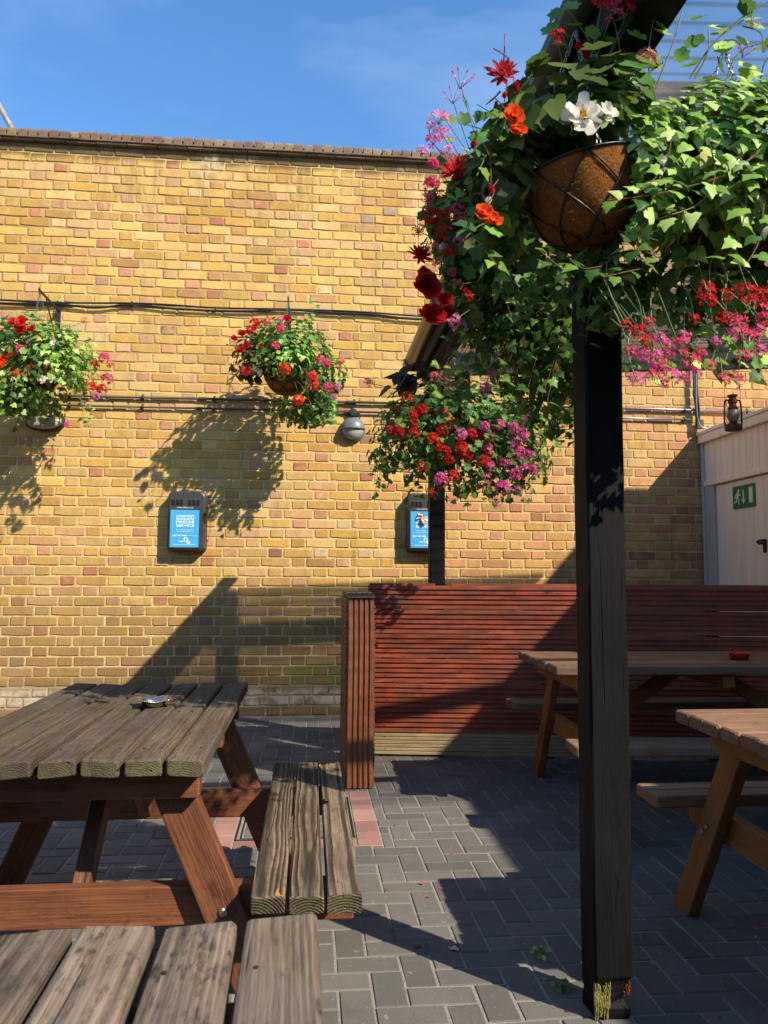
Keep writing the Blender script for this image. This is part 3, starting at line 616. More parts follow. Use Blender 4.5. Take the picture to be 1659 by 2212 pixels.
# boxed end panel running towards the camera, built square to the brick wall
inv = Matrix.Rotation(-FRZ, 4, 'Z')
def loc(x, y, z): return tuple(inv @ Vector((x-.479, y-5.412, z)))
EX0, EX1, EY0, EY1 = .222, .392, 4.575, 5.40; up_ = inv @ Vector((0, 0, 1))
ax = inv @ Vector((1, 0, 0)); ay = inv @ Vector((0, 1, 0))
deck_board('end_board', loc((EX0+EX1)/2, EY0+.013, .005), loc((EX0+EX1)/2, EY0+.013, 1.08), .152, 5, MT['deckpost'], scr, tuple(ay), gd=.010, gw=.010, sd=31)
for i in range(7):
    zc = .012+(i+.5)*.152
    for xs_, nn in ((EX0-.0, -1), (EX1, 1)):
        deck_board('side_board', loc(xs_-nn*.013, EY0+.03, zc), loc(xs_-nn*.013, EY1-.05, zc), .147, 5, MT['deckpost'], scr, tuple(-ax*nn), gd=.010, gw=.010, sd=40+i)
deck_board('end_cap', loc((EX0+EX1)/2, EY0-.012, 1.094), loc((EX0+EX1)/2, EY1-.02, 1.094), .158, 5, MT['deckcap'], scr, (0, 0, -1), gd=.006, gw=.008, sd=60)

# ------------------------------------------------------------------ pergola with clear corrugated roof
per = thing('pergola', 'black timber pergola with posts, gutter and clear corrugated roof', 'pergola', (.845, 2.2, 0))
def PL(x, y, z): return (x-.845, y-2.2, z)
def post(x, y, wd, z1, rot=False, sd=0):
    q = random.Random(sd); pr = rrect(wd, wd, .006, 1); n = 26
    zs = [0, .015, .03, .05, .07, .09, .105, .118]+[.12+(z1-.12)*i/(n-8) for i in range(1, n-7)]
    v = []; f = []; k = len(pr)
    for i, z in enumerate(zs):
        for j, (a, b) in enumerate(pr):
            aa, bb = a+q.uniform(-.0012, .0012), b+q.uniform(-.0012, .0012)
            if rot and z < .118:
                e = (mnoise.noise(Vector((aa*40, bb*40, z*30))))*.010
                if aa > 0 and bb < 0: e += .022*(1 if .03 < z < .11 else .5)
                elif bb < 0: e += .012
                e *= min(1, (.118-z)/.05+.12); s = 1-max(0, e)/(wd/2); aa *= s; bb *= s
            v.append((aa, bb, z))
    for i in range(len(zs)-1):
        for j in range(k): f.append((i*k+j, i*k+(j+1) % k, (i+1)*k+(j+1) % k, (i+1)*k+j))
    f += [tuple(range(k))[::-1], tuple((len(zs)-1)*k+j for j in range(k))]
    # long axis must be local x for the timber material
    m = Matrix(((0, 0, -1, 0), (0, 1, 0, 0), (1, 0, 0, 0), (0, 0, 0, 1)))  # rotate so local x is up
    v2 = [(p[2]-z1/2, p[1], -p[0]) for p in v]
    me = MB().add(v2, f).mesh('post', MT['black'])
    mm = Matrix(((0, 0, -1, x-.845), (0, 1, 0, y-2.2), (1, 0, 0, z1/2), (0, 0, 0, 1)))
    return obj('post', me, per, mtx=mm)
pn = post(.845, 2.225, .112, 2.6, True, 1); post(.885, 5.425, .105, 2.6, False, 2)
# decayed foot of the near post: splintered fibres
rr = random.Random(5); mb = MB(); mb2 = MB()
def splinter(m_, x, y, z, h_, w_, lean):
    m_.add([(x-w_, y, z), (x+w_, y, z), (x+w_*.6+lean, y-.004, z+h_*.6), (x-w_*.7+lean, y-.004, z+h_*.7), (x+lean*1.4, y+.002, z+h_), (x, y+.012, z), (x+lean, y+.008, z+h_*.7)],
           [(0, 1, 2, 3), (3, 2, 4), (1, 5, 6, 2), (5, 0, 3, 6), (2, 6, 4), (6, 3, 4)])
for i in range(70):
    x = .792+rr.random()**1.1*.042; z = rr.uniform(0, .075); splinter(mb, x-.845, 2.1775-2.2+rr.uniform(0, .004), z, rr.uniform(.02, .05), rr.uniform(.0012, .003), rr.uniform(-.002, .002))
for i in range(50):
    x = rr.uniform(.835, .898); z = rr.uniform(.07, .10)-(x-.835)*.3; splinter(mb2, x-.845, 2.187-2.2+rr.uniform(0, .008), z, rr.uniform(.012, .03), rr.uniform(.0012, .003), rr.uniform(-.003, .003))
o = mb.build('rotten_wood', MT['rot'], per, loc=None); o['label'] = 'yellow rotten wood at foot of post'
o = mb2.build('rotten_wood', MT['rot2'], per); o['label'] = 'orange splintered wood at foot of post'
beam('wall_plate', PL(.845, 1.62, 2.68), PL(.845, 5.5, 2.68), .108, .16, MT['black'], per, nseg=14)
beam('fascia', PL(.765, 1.62, 2.715), PL(.765, 5.52, 2.715), .16, .022, MT['black'], per, upv=(1, 0, 0), nseg=14)
SL = .053
def bz_(x): return 2.575+SL*(x-.84)
def crossbeam(y, z0, h_, t_, mat, xa=.905, xb=3.62):
    beam('cross_beam', PL(xa, y, bz_(xa)+z0+h_/2), PL(xb, y, bz_(xb)+z0+h_/2), t_, h_, mat, per, nseg=10)
crossbeam(5.235, 0, .155, .05, MT['greybeam'])
crossbeam(2.28, .075, .095, .05, MT['greybeam']); crossbeam(3.15, .075, .08, .05, MT['black'])
# corrugated sheet
v = []; f = []; ny = 330; y0, y1 = 1.70, 5.5
for i in range(ny+1):
    y = y0+(y1-y0)*i/ny; zz = .009*math.sin(2*math.pi*y/.076)
    for x in (.69, 1.6, 2.6, 3.64): v.append((x-.845, y-2.2, 2.778+SL*(x-.84)+zz))
for i in range(ny):
    for j in range(3): f.append((i*4+j, i*4+j+1, i*4+5+j, i*4+4+j))
MB().add(v, f).build('roof_sheet', MT['roof'], per, smooth=True)
# half round gutter with union and stop end
def gutter_prof(r, t): return [(r*math.cos(R(a)), r*math.sin(R(a))) for a in range(180, 361, 15)]+[((r-t)*math.cos(R(a)), (r-t)*math.sin(R(a))) for a in range(360, 179, -15)]
gp = gutter_prof(.056, .004)
gm = MB().add(*extrude_geo(gp, [-2.0, -.7, .7, 2.0])).build('gutter', MT['gutter'], per)
gm.matrix_basis = frame_mtx(PL(.728, 1.6, 2.775), PL(.728, 5.6, 2.775)); gm.data.shade_smooth() if hasattr(gm.data, 'shade_smooth') else None
for y in (5.57, 4.30, 2.35):
    u = MB().add(*extrude_geo(gutter_prof(.0615, .006), [-.03, .03])).build('gutter_union', MT['gutter'], gm); u.matrix_basis = gm.matrix_basis.inverted() @ frame_mtx(PL(.728, y-.02, 2.775), PL(.728, y+.02, 2.775))
u = MB().add([(0, math.cos(R(a))*.056, math.sin(R(a))*.056) for a in range(180, 361, 15)], [tuple(range(13))]).build('stop_end', MT['gutter'], gm); u.matrix_basis = Matrix.Translation((2.0, 0, 0))

# ------------------------------------------------------------------ white boarded lean-to with door at the end of the yard
SX = 3.66
shed = thing('lean_to', 'cream painted boarded lean-to with door in the far right corner', 'shed', (SX, 6.0, 0))
def SLc(x, y, z): return (x-SX, y-6.0, z)
MB().add(*box_geo(1.4, 2.0, 2.48, 0, SLc(SX+.75, 5.98, 1.24))).build('wall', MT['paint'], shed)
def sboard(name, y0, y1, z0, z1, d0, d1, mat=MT['paint'], ch=.003, parent=shed):
    "slab on the door face: d = how far it stands out towards -x"
    return MB().add(*box_geo(d1-d0, y1-y0, z1-z0, ch, SLc(SX-(d0+d1)/2, (y0+y1)/2, (z0+z1)/2))).build(name, mat, parent)
y = 6.95
while y > 5.0:
    sboard('board', y-.0965, y-.0015, 2.10, 2.46, -.05, .0); y -= .099
sboard('fascia', 4.97, 6.985, 2.46, 2.535, -.05, .045); 
MB().add(*box_geo(1.55, 2.04, .03, .004, SLc(SX+.72, 5.98, 2.552))).build('roof', MT['paint'], shed)
sboard('trim', 6.952, 6.985, 0, 2.46, -.05, .022, MT['trim']); sboard('trim', 4.98, 6.951, 2.055, 2.099, -.05, .018)
sboard('door_frame', 6.80, 6.949, 0, 2.054, -.05, .006, MT['trim']); sboard('door_frame', 5.02, 5.13, 0, 2.054, -.05, .006, MT['trim'])
door = sboard('door', 5.135, 6.795, 0.02, 2.05, -.05, -.028)
for i in range(11):
    a = 6.79-i*.15; b = MB().add(*box_geo(.02, .147, 2.02, .003, SLc(SX+.026, a-.0745, 1.035))).build('board', MT['paint'], door)
hd = MB(); hd.add(*tube_geo(smoothpts([SLc(SX-.0, 6.045, 1.50), SLc(SX-.05, 6.045, 1.50), SLc(SX-.06, 6.0, 1.495), SLc(SX-.055, 5.93, 1.49)], 4), .010, 8)); hd.add(*box_geo(.012, .045, .11, .004, SLc(SX+.012, 6.045, 1.47)))
hd.add(*tube_geo([SLc(SX-.02, 6.07, 1.5), SLc(SX-.02, 6.02, 1.5)], .022, 8))
hd.build('handle', MT['iron'], door)
# exit sign on the door
es = thing('exit_sign', 'green emergency exit sign with running figure, arrow and door', 'sign', (SX+.012, 6.325, 1.90), R(-90))
# local: x runs along the door (towards camera), z up, -y out of the door
sw, sh = .34, .195
MB().add(*outline_solid(rrect(sw, sh, .01, 2), 0, -.006, .002, .002)).build('panel', MT['green'], es)
fig = MB()
def flat(m_, pts, d=-.0075): n_ = len(pts); m_.add([(x, d, z) for x, z in pts]+[(x, -.0055, z) for x, z in pts], [tuple(range(n_))]+[(i, (i+1) % n_, n_+(i+1) % n_, n_+i) for i in range(n_)])
def stroke(m_, a, b, w_):
    a, b = Vector(a), Vector(b); t = (b-a).normalized(); nn = Vector((-t.y, t.x))*w_/2; flat(m_, [tuple(a+nn), tuple(a-nn), tuple(b-nn), tuple(b+nn)], -.0075-random.random()*.0008)
hc = (-.072, .055); flat(fig, [(hc[0]+.013*math.cos(R(a)), hc[1]+.015*math.sin(R(a))) for a in range(0, 360, 30)])
for a, b, w_ in (((-.078, .042), (-.098, -.002), .026), ((-.082, .034), (-.118, .022), .010), ((-.118, .022), (-.132, -.004), .010), ((-.08, .032), (-.06, .012), .010), ((-.06, .012), (-.045, .02), .010),
                 ((-.097, .0), (-.072, -.022), .014), ((-.072, -.022), (-.074, -.062), .012), ((-.1, 0), (-.112, -.038), .014), ((-.112, -.038), (-.145, -.044), .012)): stroke(fig, a, b, w_)
fig.build('running_figure', MT['signwhite'], es)
ar = MB(); stroke(ar, (.0, .06), (.0, -.035), .014); flat(ar, [(-.03, -.02), (0, -.066), (.03, -.02), (0, -.032)], -.0079); ar.build('arrow', MT['signwhite'], es)
dd = MB(); flat(dd, [(.085, .07), (.085, -.062), (.14, -.062), (.14, .07)]); dd.build('door_symbol', MT['signwhite'], es)

# pub building along the right side of the yard (it casts the deep shade)
pub = thing('pub_building', 'cream rendered building along the right side of the yard', 'building', (SX, 0, 0))
MB().add(*box_geo(3.2, 9.9, 3.065, 0, (1.64, -.15, 1.5325))).build('wall', MT['render'], pub)
MB().add(*box_geo(3.4, 10.0, .10, .01, (1.71, -.15, 3.12))).build('roof', MT['slate'], pub)
MB().add(*box_geo(3.4, 9.6, 1.5, .01, (3.3, -.15, 3.94))).build('added_upper_storey', MT['render'], pub)  # unseen set-back block, added to cut sky light on the shaded floor
for yy in (-3.2, -1.0, 1.6):
    wf = MB()
    for a, b, c, d_ in ((-.5, .5, .6, .66), (-.5, .5, -.66, -.6), (-.56, -.5, -.66, .66), (.5, .56, -.66, .66), (-.5, .5, -.02, .02)): wf.add(*box_geo(.06, b-a, d_-c, .003, (0, (a+b)/2, (c+d_)/2)))
    wfo = wf.build('window', MT['trim'], pub, loc=(0.012, yy, 1.75))
    MB().add(*box_geo(.02, 1.0, 1.2, 0, (.004, 0, 0))).build('pane', MT['glass'], wfo)
    MB().add(*box_geo(.12, 1.2, .05, .005, (-.03, 0, -.69))).build('sill', MT['trim'], wfo)
rear = thing('added_rear_building', 'unseen brown brick building added behind the camera to block skylight', 'building', (0, -4.6, 0))
MB().add(*box_geo(13, 3, 2.9, 0, (0, -1.5, 1.45))).build('wall', MT['darkbrick'], rear); MB().add(*box_geo(13.3, 3.3, .12, .01, (0, -1.5, 2.96))).build('roof', MT['slate'], rear)  # out of view, added to hold back skylight on camera-facing sides
side = thing('added_side_building', 'unseen brown brick building added on the left to bounce warm light', 'building', (-5.7, 2, 0))
MB().add(*box_geo(3, 10, 2.9, 0, (-1.5, 0, 1.45))).build('wall', MT['darkbrick'], side); MB().add(*box_geo(3.3, 10.2, .12, .01, (-1.5, 0, 2.96))).build('roof', MT['slate'], side)  # out of view, added to replace blue skylight with warm bounce
for par, pts, rz in ((rear, [(-3, 1.7), (0, 1.7), (3, 1.7)], 0), (side, [(-2.5, 1.7), (0, 1.7), (2.5, 1.7)], -90)):
    for a_, z_ in pts:
        wf = MB()
        for a, b, c, d_ in ((-.45, .45, .64, .7), (-.45, .45, -.7, -.64), (-.51, -.45, -.7, .7), (.45, .51, -.7, .7), (-.45, .45, -.02, .02)): wf.add(*box_geo(b-a, .06, d_-c, .003, ((a+b)/2, 0, (c+d_)/2)))
        wo_ = wf.build('window', MT['trim'], par); wo_.matrix_basis = Matrix.Rotation(R(rz), 4, 'Z') @ Matrix.Translation((a_, .012, z_))
        MB().add(*box_geo(.9, .02, 1.28, 0, (0, .002, 0))).build('pane', MT['glass'], wo_)
pb = thing('leaning_pole', 'grey pole leaning beyond the wall at the top left', 'pole', (.17, 8.6, 0))
MB().add(*tube_geo([(0, 0, 0), (-3.5, 0, 6.13), (-4.6, 0, 8.06)], .03, 10)).build('shaft', MT['pole'], pb); MB().add(*lathe_geo([(.07, 0), (.07, .02), (.038, .06)], 12)).build('foot_plate', MT['pole'], pb, loc=(0, 0, -.06))
# ------------------------------------------------------------------ things on the brick wall
YF = 6.994
def onwall(px, py, d=.0): p = at(px, py, YF-d); return p
cb = thing('wall_cable', 'pair of black cables clipped along the brick wall above the hanging baskets', 'cable', (-1, 6.98, 3.59))
def rel(t, pts): return [Vector(p)-t.location for p in pts]
pa = [onwall(*p, .013) for p in ((-260, 636), (-60, 645), (0, 648), (125, 654), (285, 655), (375, 659), (465, 665), (620, 668), (720, 671), (800, 675), (905, 683), (1100, 694), (1400, 712), (1760, 735))]
pb_ = [onwall(*p, .02) for p in ((-260, 640), (-60, 652), (0, 655), (125, 657), (205, 665), (285, 658), (375, 667), (465, 671), (545, 672), (620, 669), (720, 676), (800, 679), (905, 690), (1100, 697), (1400, 716), (1760, 740))]
MB().add(*tube_geo(smoothpts(rel(cb, pa), 5), .0085, 8)).build('upper_cable', MT['cable'], cb, True); MB().add(*tube_geo(smoothpts(rel(cb, pb_), 5), .0095, 8)).build('lower_cable', MT['cable'], cb, True)
cl = MB().add(*box_geo(.012, .03, .04, .002)).mesh('clip', MT['cable'])
for p in ((-60, 648), (125, 655), (285, 656), (465, 668), (625, 668), (800, 677)): obj('clip', cl, cb, onwall(*p, .012)-cb.location)
def conduit(label, z, xs, r, mats, drop=0):
    t = thing('conduit', label, 'conduit', (0, 6.975, z), group=None)
    for (a, b), m_ in zip(zip(xs[:-1], xs[1:]), mats):
        MB().add(*tube_geo([(a, 0, drop*(a-xs[0])), ((a+b)/2, 0, drop*((a+b)/2-xs[0])), (b, 0, drop*(b-xs[0]))], r, 10)).build('tube', MT[m_], t, True)
    sm = MB().add(*box_geo(.018, .034, .012, .002)).add(*tube_geo([(-.009, 0, 0), (.009, 0, 0)], r+.004, 10)).add(*box_geo(.018, .01, .06, .002, (0, .012, 0)))
    me = sm.mesh('saddle', MT[mats[0]])
    x = xs[0]+.35
    while x < xs[-1]: obj('saddle', me, t, (x, 0, drop*(x-xs[0]))); x += .62
    cm_ = MB().add(*tube_geo([(-.03, 0, 0), (.03, 0, 0)], r+.0035, 10)).mesh('coupler', MT[mats[0]])
    for x in xs[1:-1]: obj('coupler', cm_, t, (x, 0, drop*(x-xs[0])))
    return t
conduit('upper metal conduit running along the brick wall, bright galvanised at its right end', 2.755, (-4.3, -.95, .35, 2.2, 4.3), .0115, ('darkcond', 'darkcond', 'galv', 'galv'), .003)  # dark left lengths: own dark finish plus basket shadow put into the colour
conduit('lower metal conduit along the brick wall that passes the round wall lamp', 2.672, (-4.3, -.98, .33, 2.3, 3.55), .0095, ('darkcond', 'darkcond', 'galv', 'galv'), .002)
vd = thing('cable_drop', 'bundle of dark cables dropping down the wall beside the lantern', 'cable', (3.60, 6.95, 3.2))
for i, (dx, r_, m_) in enumerate(((-.02, .012, 'darkcond'), (.006, .011, 'cable'), (.03, .008, 'galv'))):
    pts = [(dx, 0, 1.6), (dx, 0, .6), (dx, 0, 0), (dx-.003, -.005, -.25), (dx+.012, 0, -.42), (dx+.01, 0, -.55)]
    if i == 2: pts = [(dx, 0, 1.6), (dx, 0, .4), (dx-.035, -.012, -.1), (dx-.04, -.014, -.42), (dx-.02, -.014, -.56), (dx+.05, -.014, -.60), (dx+.16, -.02, -.56)]
    MB().add(*tube_geo(smoothpts(pts, 5), r_, 8)).build('cable', MT[m_], vd, True)
MB().add(*box_geo(.07, .04, .09, .006, (.02, 0, -.56))).build('junction_box', MT['darkcond'], vd)

# round eyelid lamp with its junction box
lp = thing('wall_lamp', 'round grey eyelid bulkhead lamp on the brick wall beside the post basket', 'wall lamp', (.38, YF, 2.522))
toY = Matrix.Rotation(R(90), 4, 'X')        # lathe axis z -> -y
MB().add(*lathe_geo([(.112, 0), (.112, .02), (.106, .035)], 28), mtx=toY).build('base', MT['lampg'], lp, True)
def half_dome(r, d, z0, a0, a1, n=14, rings=6):
    v = []; f = []
    for i in range(rings+1):
        t = i/rings*math.pi/2; rr_ = r*math.cos(t); zz = z0+d*math.sin(t)
        for j in range(n+1): a = R(a0+(a1-a0)*j/n); v.append((rr_*math.cos(a), -zz, rr_*math.sin(a)))
    for i in range(rings):
        for j in range(n): f.append((i*(n+1)+j, i*(n+1)+j+1, (i+1)*(n+1)+j+1, (i+1)*(n+1)+j))
    return v, f
MB().add(*half_dome(.106, .075, .03, 0, 180)).add([(.106*math.cos(R(a)), -.03-.075*0, .106*math.sin(R(a))) for a in (0, 180)]+[(0, -.105, 0), (.075, -.083, 0), (-.075, -.083, 0)], [(0, 3, 2, 4, 1)]).add(*tube_geo([(.107*math.cos(t), -.03-.077*math.sin(t), .002) for t in [math.pi*k/12 for k in range(13)]], .005, 6)).build('hood', MT['lampg'], lp, True)
MB().add(*half_dome(.098, .062, .028, 180, 360)).build('lens', MT['lens'], lp, True)
jb = thing('junction_box', 'small round black junction box on the conduit above the round lamp', 'junction box', (.38, 6.985, 2.672))
MB().add(*lathe_geo([(.036, -.008), (.036, .03), (.032, .036), (0.0, .037)], 20, False), mtx=toY).build('lid', MT['lampblk'], jb); MB().add(*tube_geo([(0, -.01, 0), (0, -.01, -.075)], .012, 8)).add(*tube_geo([(-.055, -.01, 0), (.06, -.01, 0)], .014, 8)).build('spout', MT['lampblk'], jb)
bk = thing('bulkhead_light', 'oval bulkhead light with yellowed lens under the left wall basket', 'wall lamp', (-2.285, YF, 2.515))
ol = [(.145*math.cos(R(a)), .03 if False else max(-.062, .085*math.sin(R(a)))) for a in range(180, 361, 12)]
ol = [(-.15, .045)]+[(.15*math.cos(R(a))*1.0, -.005+.062*math.sin(R(a))) for a in range(180, 361, 12)]+[(.15, .045), (.12, .058), (-.12, .058)]
ol = ol[::-1]
MB().add(*outline_solid([(x*1.07, z*1.1) for x, z in ol], 0, -.045, .012, .012)).build('body', MT['lampblk'], bk)
MB().add(*outline_solid([(x*.95, z*.88) for x, z in ol], -.03, -.085, .04, .035)).build('lens', MT['bulk'], bk, True)

# cigarette bins with blue posters
def put_text(body, cx, cz, wd, parent, mat, d, hgt=None, bold=0, name='lettering'):
    me = text_mesh(body, 1, bold); xs = [v.co.x for v in me.vertices]; ys = [v.co.y for v in me.vertices]
    sx = wd/(max(xs)-min(xs)); sy = sx if hgt is None else hgt/(max(ys)-min(ys)); mx_ = (max(xs)+min(xs))/2; my = (max(ys)+min(ys))/2
    for v_ in me.vertices: v_.co = ((v_.co.x-mx_)*sx, -v_.co.z*.5, (v_.co.y-my)*sy)
    me.materials.append(mat); me.update(); return obj(name, me, parent, (cx, d, cz))
def cig_bin(X, Zb, label):
    t = thing('cigarette_bin', label, 'cigarette bin', (X, YF, Zb), group='cigarette bins on the brick wall')
    Wd, Ht, D = .322, .515, .105
    def q(zx, zy): return ((zx-742)/2450, (1620-zy)/2450)
    r1, r2 = .048, .026; o = []
    for cx, cz, r_, a0 in ((Wd/2-r1, Ht-r1, r1, 0), (-Wd/2+r1, Ht-r1, r1, 90), (-Wd/2+r2, r2, r2, 180), (Wd/2-r2, r2, r2, 270)):
        for k in range(5): a = R(a0+22.5*k); o.append((cx+r_*math.cos(a), cz+r_*math.sin(a)))
    o = o[::-1]
    MB().add(*outline_solid(o, 0, -D, .016, .02)).build('body', MT['binbody'], t)
    MB().add(*outline_solid([((x)*1.025, .0+(z-Ht/2)*1.015+Ht/2) for x, z in o], 0, -.035, .003, .004)).build('back_shell', MT['binbody'], t)
    for zx in (460, 547, 632, 805, 892, 978):
        cx, cz = q(zx, 600); ro = rrect(.027, .054, .013, 4)[::-1]
        s = MB().add(*outline_solid([(x*1.22, z*1.12) for x, z in ro], -D+.004, -D-.003, .002, .002), 0).build('slot_rim', MT['binbody'], t, loc=(cx, 0, cz))
        MB().add(*outline_solid(ro, -D+.002, -D-.0036)).build('slot', MT['slot'], s)  # black plate stands in for the dark inside an open slot
    put_text('www.adbins.co.uk', *q(712, 705), .14, t, MT['ivory'], -D-.0012, .016)
    x0, z0 = q(412, 1545); x1, z1 = q(1010, 752); f_ = MB(); cx, cz = (x0+x1)/2, (z0+z1)/2; w_, h_ = x1-x0, z1-z0
    for a in (box_geo(.010, .010, h_+.02, .002, (x0-.005, -D-.001, cz)), box_geo(.010, .010, h_+.02, .002, (x1+.005, -D-.001, cz)), box_geo(w_, .010, .010, .002, (cx, -D-.0012, z0-.005)), box_geo(w_, .010, .010, .002, (cx, -D-.0012, z1+.005))): f_.add(*a)
    f_.build('poster_frame', MT['binbody'], t)
    po = MB().add(*box_geo(w_, .004, h_, 0, (cx, -D, cz))).build('poster', MT['blue'], t)
    for body, zy, h2 in (("LONDON'S", 890, .0205), ('FAVOURITE', 952, .0205), ('MINICAB', 1015, .0225), ('SERVICE', 1087, .0235)): put_text(body, *q(718, zy), .150, po, MT['white'], -D-.0028, h2, .006)
    put_text('Over 10 million customers', *q(717, 1180), .152, po, MT['white'], -D-.0028, .008, .0); put_text('a year choose Addison Lee', *q(717, 1220), .150, po, MT['white'], -D-.0028, .008, .0)
    put_text('0207 387 8888', *q(605, 1300), .115, po, MT['white'], -D-.0028, .011, .02); put_text('or book by app', *q(865, 1302), .082, po, MT['white'], -D-.0028, .008, .004)
    put_text('addison lee', *q(712, 1420), .10, po, MT['white'], -D-.0028, .014, .0)
    lg = MB(); gx, gz = q(735, 1395)
    lg.add(*tube_geo([(gx+.0145*math.cos(R(a)), -D-.003, gz+.004+.0145*math.sin(R(a))) for a in range(-70, 231, 20)], .0042, 6)); lg.add(*box_geo(.009, .003, .036, .0005, (gx+.015, -D-.0028, gz-.012))); lg.add(*box_geo(.028, .003, .009, .0005, (gx+.024, -D-.0026, gz-.0265)))
    lg.build('logo', MT['white'], po)
    MB().add(*box_geo(.19, .002, .0022, 0, (*q(710, 1495)[:1], -D-.0025, q(710, 1495)[1]))).build('small_print', MT['white'], po)
    MB().add(*lathe_geo([(.008, 0), (.008, .006), (.004, .009)], 10), mtx=Matrix.Translation((Wd/2-.002, -.06, .27)) @ Matrix.Rotation(R(90), 4, 'Y')).build('lock', MT['steel'], t)
    return t
cig_bin(-1.052, 1.418, 'graphite cigarette bin with blue poster on open brickwork, no wrapper on it')
cig_bin(1.028, 1.432, 'graphite cigarette bin half hidden behind the far pergola post, crumpled wrapper on its poster')
wr = MB(); q_ = random.Random(4); gv = []
for i in range(7):
    for j in range(5): gv.append((-.045+.015*i+q_.uniform(-.004, .004), -q_.uniform(0, .026), -.03+.015*j+q_.uniform(-.004, .004)+.02*math.sin(i*.9)))
for i in range(6):
    for j in range(4): wr.add([], []); wr.f.append((i*5+j, (i+1)*5+j, (i+1)*5+j+1, i*5+j+1)); wr.m.append(1 if (i+2*j) % 5 < 2 else 0)
wr.v = gv; o = wr.build('crumpled_wrapper', [MT['wrap'], MT['wrapw']], loc=(.995, YF-.113, 1.72)); tag(o, 'crumpled red and white wrapper stuck on the blue poster of the half hidden bin', 'wrapper'); o.rotation_euler = (0, R(25), 0)

# ------------------------------------------------------------------ picnic tables
bolt_me = MB().add(*lathe_geo([(.011, -.002), (.011, .003), (.006, .006), (0, .0065)], 10, False), mtx=Matrix.Rotation(R(-90), 4, 'Y')).mesh('bolt', MT['bolt'])
def picnic_table(label, c, rz, Lg, n, pitch, pw, seat_y, sn, spitch, spw, foot, mt, ms, ml, mbm, sd, bow=.003, skip_seat=False):
    t = thing('picnic_table', label, 'picnic table', (c[0], c[1], 0), rz, 'wooden picnic tables in the yard'); q = random.Random(sd)
    for i in range(n):
        y = (i-(n-1)/2)*pitch; a = q.uniform(-.006, .006); b = q.uniform(-.008, .008)
        beam('plank', (-Lg/2+a, y+q.uniform(-.001, .001), .75), (Lg/2+b, y+q.uniform(-.001, .001), .75+q.uniform(-.002, .002)), pw+q.uniform(-.002, .002), .042, mt, t, r=.007, bow=bow, seed=sd*100+i, nseg=10)
    for s in (-1, 1):
        for i in range(sn):
            y = s*seat_y+(i-(sn-1)/2)*spitch
            if skip_seat and s == -1 and i == 0: continue
            beam('seat_plank', (-Lg/2+q.uniform(-.006, .006), y, .43), (Lg/2+q.uniform(-.006, .006), y, .43), spw+q.uniform(-.002, .002), .042, ms, t, r=.006, bow=bow, seed=sd*100+50+s*10+i, nseg=10)
    xe = Lg/2-.13
    for e in (-1, 1):
        W = n*pitch/2-.03
        beam('cleat', (e*xe, -W, .69), (e*xe, W, .69), .043, .078, mbm, t, r=.004)
        for s in (-1, 1):
            lg = beam('leg', (e*(xe-.046), s*.215, .727), (e*(xe-.046), s*foot, -.012), .1, .044, ml, t, upv=(1, 0, 0), r=.005)
            for z_ in (.685, .36, .335):
                if z_ == .335 and s*e > 0: continue
                f_ = (.727-z_)/.739; y_ = s*(.215+(foot-.215)*f_)
                pos = Vector((e*(xe-.046+.024+(.024 if z_ > .6 else 0)), y_+(.015 if z_ == .335 else 0), z_)); bo = obj('bolt', bolt_me, lg)
                bo.matrix_basis = lg.matrix_basis.inverted() @ (Matrix.Translation(pos) @ (Matrix.Rotation(R(180), 4, 'Z') if e > 0 else Matrix.Identity(4)))
        sw_ = seat_y+(sn*spitch)/2-.012
        beam('cross_rail', (e*(xe-.092), -sw_, .36), (e*(xe-.092), sw_, .36), .044, .098, mbm, t, r=.004, nseg=8)
        beam('brace', (e*(xe-.12), 0, .35), (e*.09, 0, .72), .07, .044, mbm, t, upv=(0, 1, 0), r=.004)
    beam('cleat', (0, -W, .69), (0, W, .69), .06, .06, mbm, t, r=.004)
    nl = MB()
    for i in range(n):
        y = (i-(n-1)/2)*pitch
        for x in (-xe, 0, xe):
            for d_ in (-.022, .024): nl.add(*lathe_geo([(.003, -.002), (.003, .0004), (0, .0006)], 7, False), mtx=Matrix.Translation((x+q.uniform(-.006, .006), y+d_+q.uniform(-.004, .004), .7712)))
    nl.build('nail_heads', MT['iron'], t)['kind'] = 'stuff'
    return t
lt = picnic_table('weathered picnic table with metal ashtray, split bench plank and orange legs', (-.58, 2.605), R(90), 1.35, 7, .099, .0875, .585, 3, .0905, .083, .54, MT['weathered'], MT['benchwood'], MT['orange'], MT['orange'], 1, .004, True)
picnic_table('worn grey picnic table in front, only the far ends of its top planks in view', (-.311, .285), R(91), 1.5, 7, .0985, .0885, .585, 3, .0905, .083, .54, MT['nearwood'], MT['nearwood'], MT['orange'], MT['orange'], 2, .003)
picnic_table('brown picnic table in deep shade cut off by the right edge of the frame', (1.205+.84, 2.2), 0, 1.68, 7, .098, .091, .575, 2, .095, .089, .66, MT['newwood'], MT['newwood'], MT['newleg'], MT['newleg'], 3, .002)
picnic_table('brown picnic table with red ashtray beside the red decking screen', (1.22+.88, 4.16), R(-1.5), 1.76, 8, .101, .094, .62, 2, .1, .094, .64, MT['newwood'], MT['newwood'], MT['newleg'], MT['newleg'], 4, .002)
